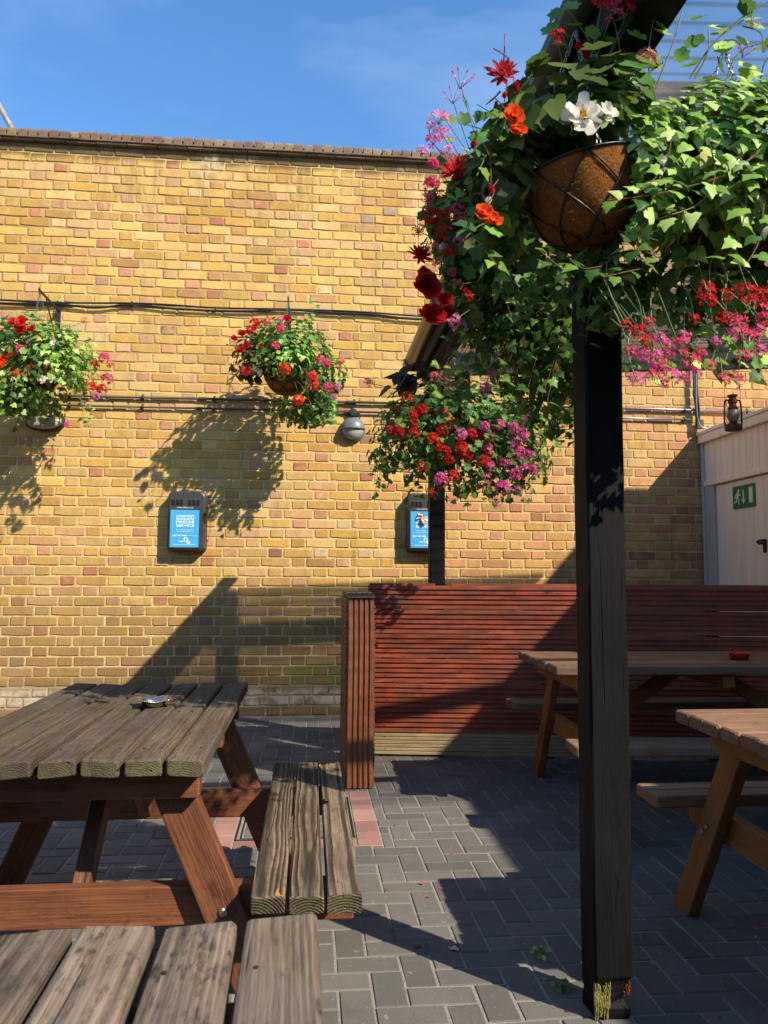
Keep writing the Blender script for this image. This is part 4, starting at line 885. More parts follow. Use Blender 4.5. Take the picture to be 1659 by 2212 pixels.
# broken outer bench plank of the weathered table
def plank_outline(out, th, ch):
    n = len(out); cx = sum(p[0] for p in out)/n; cy = sum(p[1] for p in out)/n; v = []
    for z, s in ((-th/2, 0), (th/2-ch, 0), (th/2, ch)):
        for i, (x, y) in enumerate(out):
            a = Vector(out[i-1]); b = Vector(out[(i+1) % n]); t_ = (b-a).normalized(); nn = Vector((-t_.y, t_.x)); v.append((x+nn.x*s, y+nn.y*s, z))
    f = [tuple(range(n))[::-1], tuple(2*n+i for i in range(n))]
    for k in (0, 1):
        for i in range(n): f.append((k*n+i, k*n+(i+1) % n, (k+1)*n+(i+1) % n, (k+1)*n+i))
    return v, f
out = [(-.675, -.041)]+[(-.675+.135*i, -.0415+.0015*math.sin(i*1.7)) for i in range(1, 9)]+[(.60, -.041), (.672, -.0385), (.676, -.024), (.655, -.016), (.640, -.006), (.628, .004), (.631, .014), (.622, .024), (.627, .034), (.618, .041), (.30, .041), (.145, .0405), (.13, .026), (.105, .019), (.085, .027), (.073, .0405), (-.2, .041), (-.676, .041)]
bp = MB().add(*plank_outline(out, .042, .004)).build('seat_plank', MT['benchwood'], lt, loc=(0, -.585-.0905, .43)); bp['label'] = 'outer bench plank with a chewed far end and a knot hole'
fz = MB(); q_ = random.Random(9)
for i in range(26):
    x, y = .618+q_.uniform(-.012, .022)+0, q_.uniform(-.01, .04); fz.add([(x, y-.004, .006), (x+.004, y+.003, .004), (x-.004, y+.004, .012), (x+.003, y, .0215+q_.uniform(0, .004))], [(0, 1, 3), (1, 2, 3), (2, 0, 3)])
fz.build('splintered_edge', MT['fresh'], bp)
ch = MB(); ch.add([(-.676, .012-.0905*0, .0215), (-.676, .040, .0215), (-.60, .034, .0222), (-.61, .018, .0222), (-.6768, .014, .004), (-.6768, .036, -.004)], [(0, 3, 2, 1), (0, 1, 5, 4)])
for o in list(lt.children):
    if o.name.startswith('seat_plank') and abs(o.matrix_basis.translation.y+.585-.0905) < .01: 
        c_ = MB(); Ln = 1.35
        c_.add([(-.672, -.0395, .0216), (-.672, -.016, .0216), (-.635, -.020, .0219), (-.612, -.031, .0217), (-.625, -.0392, .0216), (-.6752, -.037, .002), (-.6752, -.028, -.006), (-.6752, -.02, .006)], [(0, 1, 2, 3, 4), (0, 5, 6, 7, 1)])
        k = c_.build('fresh_split', MT['fresh'], o)
pt = MB(); pt.add([(x*.021, -.0235, z*.048) for x, z in ((-1, -1), (-.6, -1.04), (.1, -.98), (.9, -1.02), (1.05, 0), (.95, 1), (0, 1.02), (-.95, .98), (-1.05, .2))], [tuple(range(9))])
cr = [o for o in lt.children if o.name.startswith('cross_rail')]
cr = min(cr, key=lambda o: o.matrix_basis.translation.x)
# repair scar on the near cross rail, facing the camera
sc_ = MB().add(*box_geo(.055, .003, .094, .001)).build('repair_scar', MT['patch'], lt); sc_.matrix_basis = Matrix.Translation((cr.matrix_basis.translation.x-.0232, .215, .36)) @ Matrix.Rotation(R(90), 4, 'Z')

# ashtrays
sa = thing('ashtray', 'square stainless steel ashtray on the weathered table', 'ashtray', (-.502, 2.70, .772), R(18), 'ashtrays on the tables')
def ash_geo():
    prof = [(.0, .004, 0), (.040, .003, 0), (.046, .010, .1), (.052, .024, .4), (.056, .027, .6), (.078, .028, 1), (.079, .0265, 1), (.056, .024, .6), (.048, .006, .2), (.042, .0, 0), (0, 0, 0)]
    n = 32; v = []; f = []
    for r_, z, sq in prof:
        for j in range(n):
            a = 2*math.pi*j/n; k = 1/max(abs(math.cos(a)), abs(math.sin(a))); rr_ = r_*(1-sq+sq*k*.92); zz = z+(.004*sq*math.cos(4*a+math.pi) if sq >= .6 else 0)
            v.append((rr_*math.cos(a), rr_*math.sin(a), zz))
    for i in range(len(prof)-1):
        for j in range(n): f.append((i*n+j, i*n+(j+1) % n, (i+1)*n+(j+1) % n, (i+1)*n+j))
    return v, f
MB().add(*ash_geo(), mtx=Matrix.Diagonal((.76, .76, .85, 1))).build('dish', MT['steel'], sa, True)
ra = thing('ashtray', 'round red plastic ashtray on the table by the decking screen', 'ashtray', (2.30, 4.06, .7725), 0, 'ashtrays on the tables')
pr = [(.0, 0), (.046, 0), (.052, .030), (.056, .036), (.050, .038), (.044, .030), (.040, .008), (0, .006)]
v, f = lathe_geo(pr, 36, False)
v = [(x, y, z-(.010 if (z > .034 and abs(math.sin(2.0*math.atan2(y, x)+.4)) > .93) else 0)) for x, y, z in v]
MB().add(v, f).build('dish', MT['redplastic'], ra, True)

# hurricane lantern hung from the far beam
ln = thing('hurricane_lantern', 'rusty brown hurricane lantern hanging from the far beam by the lean-to', 'lantern', (2.945, 5.18, 2.235))
MB().add(*lathe_geo([(.052, 0), (.058, .006), (.058, .03), (.05, .042), (.03, .05), (.026, .062)], 22)).build('fuel_tank', MT['rust'], ln)
MB().add(*lathe_geo([(.024, .062), (.03, .07), (.043, .095), (.044, .115), (.036, .14), (.031, .15)], 20)).build('globe', MT['globe'], ln, True)
MB().add(*lathe_geo([(.036, .15), (.038, .158), (.026, .17), (.024, .19), (.031, .195), (.031, .215), (.026, .224), (.022, .235), (.034, .243), (.036, .25), (.02, .255)], 20)).build('chimney', MT['rust'], ln)
for s in (-1, 1): MB().add(*tube_geo(smoothpts([(s*.045, 0, .03), (s*.062, 0, .045), (s*.063, 0, .12), (s*.057, 0, .2), (s*.048, 0, .215), (s*.028, 0, .213)], 4), .0065, 8)).build('side_tube', MT['rust'], ln, True)
gw_ = MB()
for a in (30, 150, 210, 330): gw_.add(*tube_geo(smoothpts([(.036*math.cos(R(a)), .036*math.sin(R(a)), .06), (.05*math.cos(R(a)), .05*math.sin(R(a)), .1), (.04*math.cos(R(a)), .04*math.sin(R(a)), .15)], 4), .0014, 5))
gw_.build('wire_guard', MT['rust'], ln)
MB().add(*tube_geo(smoothpts([(-.055, 0, .205), (-.057, 0, .33), (-.03, .02, .43), (0, .03, .455), (.03, .02, .43), (.057, 0, .33), (.055, 0, .205)], 4), .0016, 5)).build('bail', MT['rust'], ln)
# ------------------------------------------------------------------ plants: leaf, flower and basket builders
def leaf_geo(kind, sd=0):
    q = random.Random(sd)
    if kind == 'ivy':
        rs = [(.13, -.05), (.34, -.10), (.54, .05), (.36, .26), (.46, .46), (.22, .62)]
        o = [(0, .02)]+rs+[(0, 1.0)]+[(-x, y) for x, y in rs[::-1]]; cen = (0, .3, .05)
    elif kind == 'tri':
        rs = [(.2, -.06), (.48, .04), (.42, .22), (.24, .55)]
        o = [(0, .02)]+rs+[(0, 1.0)]+[(-x, y) for x, y in rs[::-1]]; cen = (0, .3, .06)
    elif kind == 'ger':
        o = [(0, .05)]; cen = (0, .42, -.09)
        for k, a in enumerate(range(-62, 243, 19)):
            r_ = .5*(1.0 if k % 3 != 2 else .80); o.append((r_*math.cos(R(a)), .48+r_*math.sin(R(a))))
    else:
        o = [(0, 0), (.22, -.06), (.42, .1), (.44, .34), (.33, .62), (.16, .86), (.05, 1.05), (-.1, .84), (-.24, .6), (-.33, .34), (-.28, .1), (-.12, -.02)]; cen = (.03, .4, -.05)
    v = [(cen[0], cen[1], cen[2])]
    for x, y in o:
        rr_ = math.hypot(x, y-.4); v.append((x+q.uniform(-.03, .03), y+q.uniform(-.03, .03), (-.16*rr_*rr_ if kind in ('ivy', 'tri') else .16*rr_*rr_)+q.uniform(-.035, .035)-(.08*y*y)))
    n = len(o); return v, [(0, 1+i, 1+(i+1) % n) for i in range(n)]
LG = {k: [leaf_geo(k, i) for i in range(4)] for k in ('ivy', 'tri', 'ger', 'beg')}
LM = {}
def leaf_mesh(kind, i, mat):
    k = (kind, i, mat)
    if k not in LM: LM[k] = MB().add(*LG[kind][i]).mesh('leaf', MT[mat], True)
    return LM[k]
def leaf_mtx(p, nrm, tip, s):
    n_ = Vector(nrm).normalized(); t_ = Vector(tip); t_ = t_-n_*t_.dot(n_)
    if t_.length < 1e-3: t_ = n_.orthogonal()
    t_.normalize(); x = t_.cross(n_)
    m = Matrix((x*s, t_*s, n_*s)).transposed().to_4x4(); m.translation = p; return m
def petal_geo(Lp, wd, curl, notch=0):
    return [(0, 0, 0), (wd*.5, Lp*.45, curl*.4), (wd*.42, Lp*.85, curl*.9), (0, Lp*(1-notch), curl), (-wd*.42, Lp*.85, curl*.9), (-wd*.5, Lp*.45, curl*.4), (0, Lp*.5, curl*.25)], [(0, 1, 6), (1, 2, 6), (2, 3, 6), (3, 4, 6), (4, 5, 6), (5, 0, 6)]
def flower_mb(kind, sd):
    "unit flower: radius about 1, facing +z"
    q = random.Random(sd); m = MB()
    def rotz(a): return Matrix.Rotation(a, 4, 'Z')
    if kind in ('head', 'loose'):
        nf = 22 if kind == 'head' else 11
        for i in range(nf):
            th = math.acos(1-q.random()*(1.25 if kind == 'head' else 1.1)); ph = i*2.4+q.uniform(-.3, .3); d = Vector((math.sin(th)*math.cos(ph), math.sin(th)*math.sin(ph), math.cos(th)))
            c = d*(.72 if kind == 'head' else q.uniform(.5, .85)); s = .34 if kind == 'head' else .38
            base = leaf_mtx(c, d+Vector((q.uniform(-.3, .3), q.uniform(-.3, .3), q.uniform(-.3, .3))), (q.uniform(-1, 1), q.uniform(-1, 1), .3), 1)
            for k in range(5):
                g_ = petal_geo(s, s*(.62 if kind == 'head' else .42), s*.28, .08); m.add(*g_, 0, base @ rotz(k*2*math.pi/5+q.uniform(-.15, .15)))
            m.add(*tube_geo([(0, 0, -.3), c*.5, c], .018, 3, caps=False), 1)
    elif kind in ('double', 'spiky'):
        for lay, (n_, Lp, tilt) in enumerate(((11, 1.0, .15), (10, .86, .5), (9, .68, .85), (7, .48, 1.15), (5, .3, 1.4))):
            for k in range(n_):
                wd = Lp*(.62 if kind == 'double' else .30)
                g_ = petal_geo(Lp*q.uniform(.85, 1.1), wd*q.uniform(.85, 1.1), Lp*(.22 if kind == 'double' else .05), .06 if kind == 'double' else -.15)
                m.add(*g_, 0, rotz(k*2*math.pi/n_+lay*.4+q.uniform(-.12, .12)) @ Matrix.Rotation(tilt+q.uniform(-.15, .15), 4, 'X') @ Matrix.Rotation(q.uniform(-.25, .25), 4, 'Y'))
        m.add(*tube_geo([(0, 0, 0), (0, 0, -.35)], .08, 5), 1)
    elif kind == 'open':
        for lay, (n_, Lp, tilt) in enumerate(((9, 1.0, .12), (8, .84, .42), (6, .55, .8))):
            for k in range(n_): m.add(*petal_geo(Lp*q.uniform(.85, 1.05), Lp*.52, Lp*q.uniform(.0, .3), .08), 0, rotz(k*2*math.pi/n_+lay*.4+q.uniform(-.2, .2)) @ Matrix.Rotation(tilt+q.uniform(-.22, .22), 4, 'X') @ Matrix.Rotation(q.uniform(-.35, .35), 4, 'Y'))
        for k in range(16):
            a = q.uniform(0, 6.28); r_ = q.uniform(0, .17); m.add(*lathe_geo([(.0, .04), (.045, .1), (.05, .2), (0.0, .26)], 5, False), 2, Matrix.Translation((r_*math.cos(a), r_*math.sin(a), 0)))
        m.add(*tube_geo([(0, 0, 0), (0, 0, -.35)], .06, 5), 1)
    elif kind == 'umbel':
        for k in range(7):
            a = k*.9; e = Vector((.75*math.cos(a), .75*math.sin(a), .55+.3*q.random())); m.add(*tube_geo([(0, 0, -.3), e*.5+Vector((0, 0, -.1)), e], .02, 4), 1)
            base = leaf_mtx(e, e+Vector((0, 0, .4)), (1, .2, .1), 1)
            for j in range(3): m.add(*petal_geo(.34, .15, .15), 0, base @ rotz(j*2.1) @ Matrix.Rotation(.9, 4, 'X'))
    elif kind == 'bud':
        for k in range(6): m.add(*petal_geo(1.0, .8, .3), 0, rotz(k*1.05) @ Matrix.Rotation(1.1, 4, 'X'))
        m.add(*tube_geo([(0, 0, 0), (0, 0, -.4)], .08, 5), 1)
    return m
FM = {}
def flower_mesh(kind, v_, mat):
    k = (kind, v_, mat)
    if k not in FM: FM[k] = flower_mb(kind, v_*13+5).mesh('flower', [MT['p_'+mat], MT['redstem' if kind in ('double', 'spiky', 'umbel', 'bud', 'open') else 'stem'], MT['p_yel']], True)
    return FM[k]
fr_ = random.Random(77)
def flower(parent, p, kind, mat, rad, face=(0, -1, .45), jit=.35, label=None):
    n_ = Vector(face).normalized()+Vector((fr_.uniform(-jit, jit), fr_.uniform(-jit, jit), fr_.uniform(-jit, jit)))
    m = leaf_mtx(Vector(p)-parent.location, n_, (fr_.uniform(-1, 1), fr_.uniform(-.2, .2), fr_.uniform(-1, 1)), rad)
    o = obj('flower', flower_mesh(kind, fr_.randrange(3), mat), parent, mtx=m)
    if label: o['label'] = label
    return o

class Plant:
    "gathers the leaves and stems of one basket"
    def __init__(s, root, sd): s.t = root; s.q = random.Random(sd); s.leaves = []; s.stems = MB(); s.o = root.location.copy()
    def leaf(s, p, nrm, tip, size, kind, mat):
        s.leaves.append((Vector(p), leaf_mtx(Vector(p)-s.o, nrm, tip, size), kind, s.q.randrange(4), mat))
    def dome(s, c, rad, n, kinds, mats, size, zmin=-.25, inner=.35, upb=.45, out=(0, 0, 0), zmax=1.0, tipdown=1.0, front=False):
        q = s.q; c = Vector(c)
        for i in range(n):
            while True:
                d = Vector((q.gauss(0, 1), q.gauss(0, 1), q.gauss(0, 1))).normalized()
                if zmin < d.z < zmax and not (front and d.y > .15): break
            k = q.uniform(.94, 1.1) if front else q.uniform(inner, .8) if q.random() < .35 else q.uniform(.82, 1.06)
            lump = 1+.16*mnoise.noise(Vector((d.x*2.3+c.x*7, d.y*2.3+c.y, d.z*2.3)))
            p = c+Vector((d.x*rad[0], d.y*rad[1], d.z*rad[2]))*k*lump
            nn = d+Vector((0, 0, upb))+Vector((q.gauss(0, .35), q.gauss(0, .35), q.gauss(0, .3)))+Vector(out)
            s.leaf(p, nn, (d.x*.5+q.gauss(0, .5), d.y*.5+q.gauss(0, .5), -tipdown+q.gauss(0, .4)), q.uniform(*size), q.choice(kinds), q.choice(mats))
    def trail(s, pts, kinds, mats, size, gap=.03, r=.0016, stem='vine'):
        q = s.q; ps = smoothpts(pts, 7); s.stems.add(*tube_geo([p-s.o for p in ps], r, 4, r1=r*.6), {'vine': 0, 'stem': 1, 'red': 2}[stem])
        acc = 0; side = 1
        for a, b in zip(ps[:-1], ps[1:]):
            acc += (b-a).length
            if acc > gap:
                acc = q.uniform(-.3, .3)*gap; side = -side; t_ = (b-a).normalized(); sv = t_.cross(Vector((0, -1, .3))); sv = sv.normalized() if sv.length > .01 else Vector((1, 0, 0))
                tip = sv*side*.8+t_*.5+Vector((0, 0, -.35)); p = b+sv*side*q.uniform(.002, .012)
                s.leaf(p, Vector((q.gauss(0, .4), -.7+q.gauss(0, .3), .55+q.gauss(0, .3))), tip, q.uniform(*size), q.choice(kinds), q.choice(mats))
    def stalk(s, a, b, sag=.03, r=.0018, stem='stem'):
        a, b = Vector(a), Vector(b); m = (a+b)/2+Vector((s.q.uniform(-.02, .02), s.q.uniform(-.02, .02), sag))
        s.stems.add(*tube_geo([p-s.o for p in smoothpts([a, m, b], 4)], r, 4), {'vine': 0, 'stem': 1, 'red': 2}[stem])
    def finish(s, nparts=0):
        if s.stems.v: s.stems.build('stems', [MT['vine'], MT['stem'], MT['redstem']], s.t)['kind'] = 'stuff'
        lv = s.leaves; chosen = set()
        if nparts:
            sc = []
            for i, (p, m, k, j, mt) in enumerate(lv):
                if inframe(p, 0): sc.append((-p.y*1.0+m.to_scale()[0]*2 - (2 if False else 0), i))
            sc.sort(reverse=True); chosen = set(i for _, i in sc[:nparts])
        mats = sorted(set(l_[4] for l_ in lv)); rest = MB()
        for i, (p, m, k, j, mt) in enumerate(lv):
            if i in chosen: obj('leaf', leaf_mesh(k, j, mt), s.t, mtx=m)
            else: rest.add(*LG[k][j], mats.index(mt), m)
        if rest.v:
            o = rest.build('foliage', [MT[m_] for m_ in mats], s.t, True); o['kind'] = 'stuff'

def bowl(t, r, depth, hook, tilt=0.0, chains=3):
    "coir liner in a wire frame, chains up to the hook (all relative to the rim centre)"
    q = random.Random(int(r*1e4)); v = []; f = []; n = 32; k = 9
    for i in range(k+1):
        a = math.pi/2*i/k; rr_ = r*math.cos(a)**.8 if i < k else 0; zz = -depth*math.sin(a)
        for j in range(n):
            b = 2*math.pi*j/n; e = 1+.035*mnoise.noise(Vector((math.cos(b)*3, math.sin(b)*3, zz*20)))
            v.append((rr_*e*math.cos(b), rr_*e*math.sin(b), zz))
    for i in range(k):
        for j in range(n): f.append((i*n+j, i*n+(j+1) % n, (i+1)*n+(j+1) % n, (i+1)*n+j))
    rot = (Euler((tilt[0], tilt[1], 0)) if isinstance(tilt, tuple) else Euler((tilt, tilt*.6, 0))).to_matrix().to_4x4()
    MB().add(v, f, mtx=rot).build('coir_liner', MT['coir'], t, True)
    MB().add(*lathe_geo([(r*.97, -.012), (r*.5, .01), (0, .02)], 24, False), mtx=rot).build('compost', MT['soil'], t)
    wm = MB()
    def P(a, b): return (r*1.02*math.cos(b)**.8*math.cos(a) if b < 1.56 else 0, r*1.02*math.cos(b)**.8*math.sin(a) if b < 1.56 else 0, -depth*1.02*math.sin(b))
    rw = max(.0022, r*.017)
    wm.add(*tube_geo([P(2*math.pi*j/28, 0) for j in range(28)], rw*1.3, 6, True), mtx=rot)
    wm.add(*tube_geo([P(2*math.pi*j/20, 1.2) for j in range(20)], rw, 6, True), mtx=rot)
    for j in range(7):
        a0 = 2*math.pi*j/7
        for sgn in (1, -1): wm.add(*tube_geo([P(a0+sgn*1.25*t_/8, 1.2*t_/8) for t_ in range(9)], rw, 5), mtx=rot)
    wm.build('wire_frame', MT['wire'], t, True)
    cm_ = MB()
    for j in range(chains):
        a = 2*math.pi*j/chains+.5; p0 = rot @ Vector((r*math.cos(a), r*math.sin(a), 0)); p1 = Vector((0, 0, hook)); nl = max(4, int((p1-p0).length/.022))
        for i in range(nl):
            c = p0.lerp(p1, (i+.5)/nl); d = (p1-p0).normalized(); u = d.orthogonal().normalized(); u = u if i % 2 else d.cross(u)
            cm_.add(*tube_geo([c+d*.013*math.cos(b)+u*.005*math.sin(b) for b in [2*math.pi*z/8 for z in range(8)]], .0014, 4, True))
    cm_.build('chain', MT['chain'], t)
BG = 'hanging baskets in the yard'
GER = ('ger', 'ger', 'ivy'); IV = ('ivy', 'tri', 'tri')

# wrought brackets for the two wall baskets
def bracket(X, z, label):
    t = thing('wall_bracket', label, 'bracket', (X, 6.985, z), group='basket brackets on the brick wall')
    MB().add(*box_geo(.03, .012, .52, .002, (0, 0, -.26))).build('back_bar', MT['iron'], t)
    MB().add(*box_geo(.012, .50, .022, .002, (0, -.25, -.085))).build('arm', MT['iron'], t)
    MB().add(*tube_geo(smoothpts([(0, 0, -.4), (0, -.16, -.27), (0, -.34, -.1)], 5), .006, 6)).build('brace', MT['iron'], t)
    MB().add(*tube_geo([(0, -.12+.05*math.cos(a)*(1-a/14), -.17+.05*math.sin(a)*(1-a/14)) for a in [k*.5 for k in range(20)]], .005, 6)).build('scroll', MT['iron'], t)
    MB().add(*tube_geo(smoothpts([(0, -.49, -.08), (0, -.52, -.07), (0, -.525, -.1), (0, -.49, -.115), (0, -.475, -.10)], 4), .005, 6)).build('hook', MT['iron'], t)
bracket(-2.21, 3.60, 'black scrolled iron bracket carrying the left wall basket'); bracket(-.20, 3.615, 'black iron bracket carrying the wall basket between the two others')

# --- left wall basket
A = thing('hanging_basket', 'leftmost wall basket with red, pink and white flowers over bright ivy', 'hanging basket', (-2.21, 6.485, 2.86), group=BG)
bowl(A, .19, .17, .63); pl = Plant(A, 1); c = Vector((-2.21, 6.45, 2.93))
pl.dome(c+Vector((-.05, 0, .02)), (.42, .34, .34), 620, GER, ('ger', 'ger', 'ivy'), (.04, .065), -.1)
pl.dome(c+Vector((.20, -.10, -.07)), (.34, .28, .33), 520, ('ivy', 'ivy', 'tri'), ('ivylime', 'ivy', 'ivylime'), (.035, .058), -.6)
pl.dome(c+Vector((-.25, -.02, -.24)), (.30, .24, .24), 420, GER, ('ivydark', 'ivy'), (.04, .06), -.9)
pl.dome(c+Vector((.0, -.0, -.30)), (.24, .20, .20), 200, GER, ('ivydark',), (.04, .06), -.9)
for i in range(16):
    a = pl.q.uniform(0, 6.28); s = c+Vector((.25*math.cos(a), .18*math.sin(a)-.08, -.12)); e = s+Vector((.22*math.cos(a)+.03, .1*math.sin(a)-.04, -.28-pl.q.random()*.16)); pl.trail([s, (s+e)/2+Vector((.06*math.cos(a), -.03, .05)), e], ('ivy',), ('ivylime', 'ivy'), (.035, .05), .035)
def flist(t, plant, lst, fx, fy, Y, base, sc_=1.0, stem='stem'):
    for zx, zy, kind, mat, rad in lst:
        p = at(fx(zx), fy(zy), Y+fr_.uniform(-.04, .04)); plant.stalk(base+(p-base)*.35, p-Vector((0, -.01, 0)), .03, .002, stem); flower(t, p, kind, mat, rad*sc_)
fx, fy = (lambda z: z/5.952), (lambda z: 630.4+z/5.952)
flist(A, pl, [(180, 400, 'double', 'red', .052), (270, 380, 'double', 'scar', .05), (260, 480, 'double', 'dred', .05), (410, 485, 'double', 'dred', .045), (270, 760, 'head', 'pink', .055), (30, 870, 'double', 'or', .045), (130, 825, 'double', 'or', .04), (30, 950, 'double', 'or', .035), (200, 1050, 'head', 'scar', .03), (440, 1040, 'bud', 'salm', .03),
 (545, 1125, 'open', 'white', .04), (665, 1120, 'open', 'white', .04), (690, 660, 'open', 'white', .036), (830, 550, 'bud', 'white', .03), (600, 975, 'bud', 'lp', .03), (1340, 850, 'head', 'pink', .05), (1415, 930, 'head', 'salm', .035), (1225, 940, 'head', 'red', .04), (1380, 1120, 'head', 'pink', .052), (1180, 1215, 'head', 'scar', .042), (1310, 1255, 'head', 'red', .048), (1235, 1350, 'head', 'lp', .03), (870, 1710, 'head', 'mag', .032), (1085, 370, 'loose', 'salm', .036), (370, 650, 'bud', 'lp', .028), (1090, 1440, 'bud', 'lp', .028)], fx, fy, 6.13, c)
pl.finish()
# --- middle wall basket
B = thing('hanging_basket', 'wall basket above the gap between bins, coir bowl showing under bright ivy', 'hanging basket', (-.20, 6.485, 2.88), group=BG)
bowl(B, .175, .17, .62); pl = Plant(B, 2); c = Vector((-.20, 6.45, 2.95))
pl.dome(c+Vector((0, 0, .05)), (.36, .30, .36), 640, GER, ('ger', 'ger', 'ivy'), (.038, .06), -.05)
pl.dome(c+Vector((0, -.17, -.06)), (.2, .10, .09), 130, ('ivy', 'tri'), ('ivylime', 'ivy'), (.035, .05), -1)
pl.dome(c+Vector((.02, -.10, .0)), (.27, .22, .18), 280, ('ivy', 'tri'), ('ivylime', 'ivylime', 'ivy'), (.035, .052), -.2)
pl.dome(c+Vector((.28, -.06, -.10)), (.20, .2, .22), 260, GER, ('ger', 'ger', 'ivy'), (.035, .055), -.8)
pl.dome(c+Vector((.26, -.02, -.30)), (.16, .16, .22), 220, GER, ('ger', 'ivydark'), (.035, .055), -1)
pl.dome(c+Vector((-.27, -.08, .02)), (.18, .18, .22), 150, ('beg',), ('begleaf', 'darkleaf'), (.05, .08), -.7)
pl.dome(c+Vector((.12, .04, -.36)), (.26, .18, .16), 240, GER, ('ivydark', 'ivy'), (.035, .055), -1)
for i in range(14):
    a = pl.q.uniform(-1.2, 1.2); s = c+Vector((.12+.12*math.cos(a), .12*math.sin(a)-.1, -.15)); e = s+Vector((.14*math.cos(a), -.05, -.22-pl.q.random()*.16)); pl.trail([s, (s+e)/2+Vector((.05, -.03, .05)), e], ('ivy',), ('ivy', 'ger'), (.03, .05), .035)
pl.trail([c+Vector((.1, -.1, .25)), c+Vector((.2, -.12, .42)), c+Vector((.22, -.12, .5))], ('ger',), ('ger',), (.035, .05), .03)
fx, fy = (lambda z: 464.5+z/4.545), (lambda z: 643.7+z/4.545)
flist(B, pl, [(395, 255, 'head', 'red', .055), (345, 315, 'head', 'red', .045), (515, 240, 'head', 'salm', .05), (265, 350, 'double', 'dred', .04), (185, 400, 'double', 'dred', .035), (255, 520, 'double', 'dred', .045), (310, 470, 'double', 'red', .036), (450, 480, 'bud', 'red', .04), (705, 205, 'double', 'red', .04), (640, 215, 'head', 'lp', .036), (640, 310, 'head', 'pink', .046), (590, 480, 'head', 'pink', .045), (685, 700, 'head', 'scar', .058),
 (950, 770, 'head', 'scar', .052), (970, 862, 'head', 'scar', .052), (1035, 605, 'head', 'pink', .042), (1095, 640, 'head', 'pink', .042), (1235, 625, 'head', 'salm', .042), (1225, 700, 'head', 'salm', .028), (1108, 880, 'head', 'pink', .05), (820, 1005, 'head', 'scar', .056), (1210, 870, 'head', 'lp', .035), (1175, 970, 'head', 'lp', .032), (310, 720, 'spiky', 'dred', .045), (960, 1080, 'bud', 'white', .025), (320, 425, 'bud', 'white', .03), (215, 645, 'bud', 'dred', .03), (125, 465, 'bud', 'dred', .02)], fx, fy, 6.14, c)
pl.finish()
# --- far pergola post basket
D3 = thing('hanging_basket', 'big basket at the far pergola post with scarlet and magenta geraniums', 'hanging basket', (.86, 4.62, 2.17), group=BG)
bowl(D3, .18, .17, .44); pl = Plant(D3, 3); c = Vector((.86, 4.6, 2.15))
pl.dome(c+Vector((0, 0, -.02)), (.42, .34, .28), 900, GER, ('ger', 'ger', 'ivy'), (.035, .06), -.3)
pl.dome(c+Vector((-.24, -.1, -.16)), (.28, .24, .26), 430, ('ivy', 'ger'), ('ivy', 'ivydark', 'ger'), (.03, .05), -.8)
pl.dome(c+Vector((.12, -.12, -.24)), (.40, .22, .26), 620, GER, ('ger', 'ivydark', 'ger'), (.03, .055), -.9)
pl.dome(c+Vector((.36, -.02, -.12)), (.28, .24, .26), 330, GER, ('ger', 'ivy'), (.03, .05), -.8)
pl.dome(c+Vector((-.2, -.0, .22)), (.2, .18, .10), 60, ('beg',), ('darkleaf',), (.07, .11), -.3)
for i in range(26):
    a = pl.q.uniform(2.0, 4.4) if i < 15 else pl.q.uniform(-1.2, 1.0); s = c+Vector((.3*math.cos(a), .15*math.sin(a)-.1, -.1)); e = s+Vector((.2*math.cos(a), -.04, -.22-pl.q.random()*.24)); pl.trail([s, (s+e)/2+Vector((.06*math.cos(a), -.03, .05)), e], ('ivy',), ('ivy', 'ivydark'), (.026, .04), .035)
for zx, zy in ((750, 1075), (905, 1040), (1020, 985), (800, 910), (1130, 1050)):
    e = at(763+zx/3.571, 796+zy/3.571, 4.32); pl.trail([c+Vector((.05, -.2, -.3)), (c+e)/2+Vector((.02, -.15, -.2)), e], ('ivy',), ('ivydark',), (.03, .045), .05)
fx, fy = (lambda z: 763+z/3.571), (lambda z: 796+z/3.571)
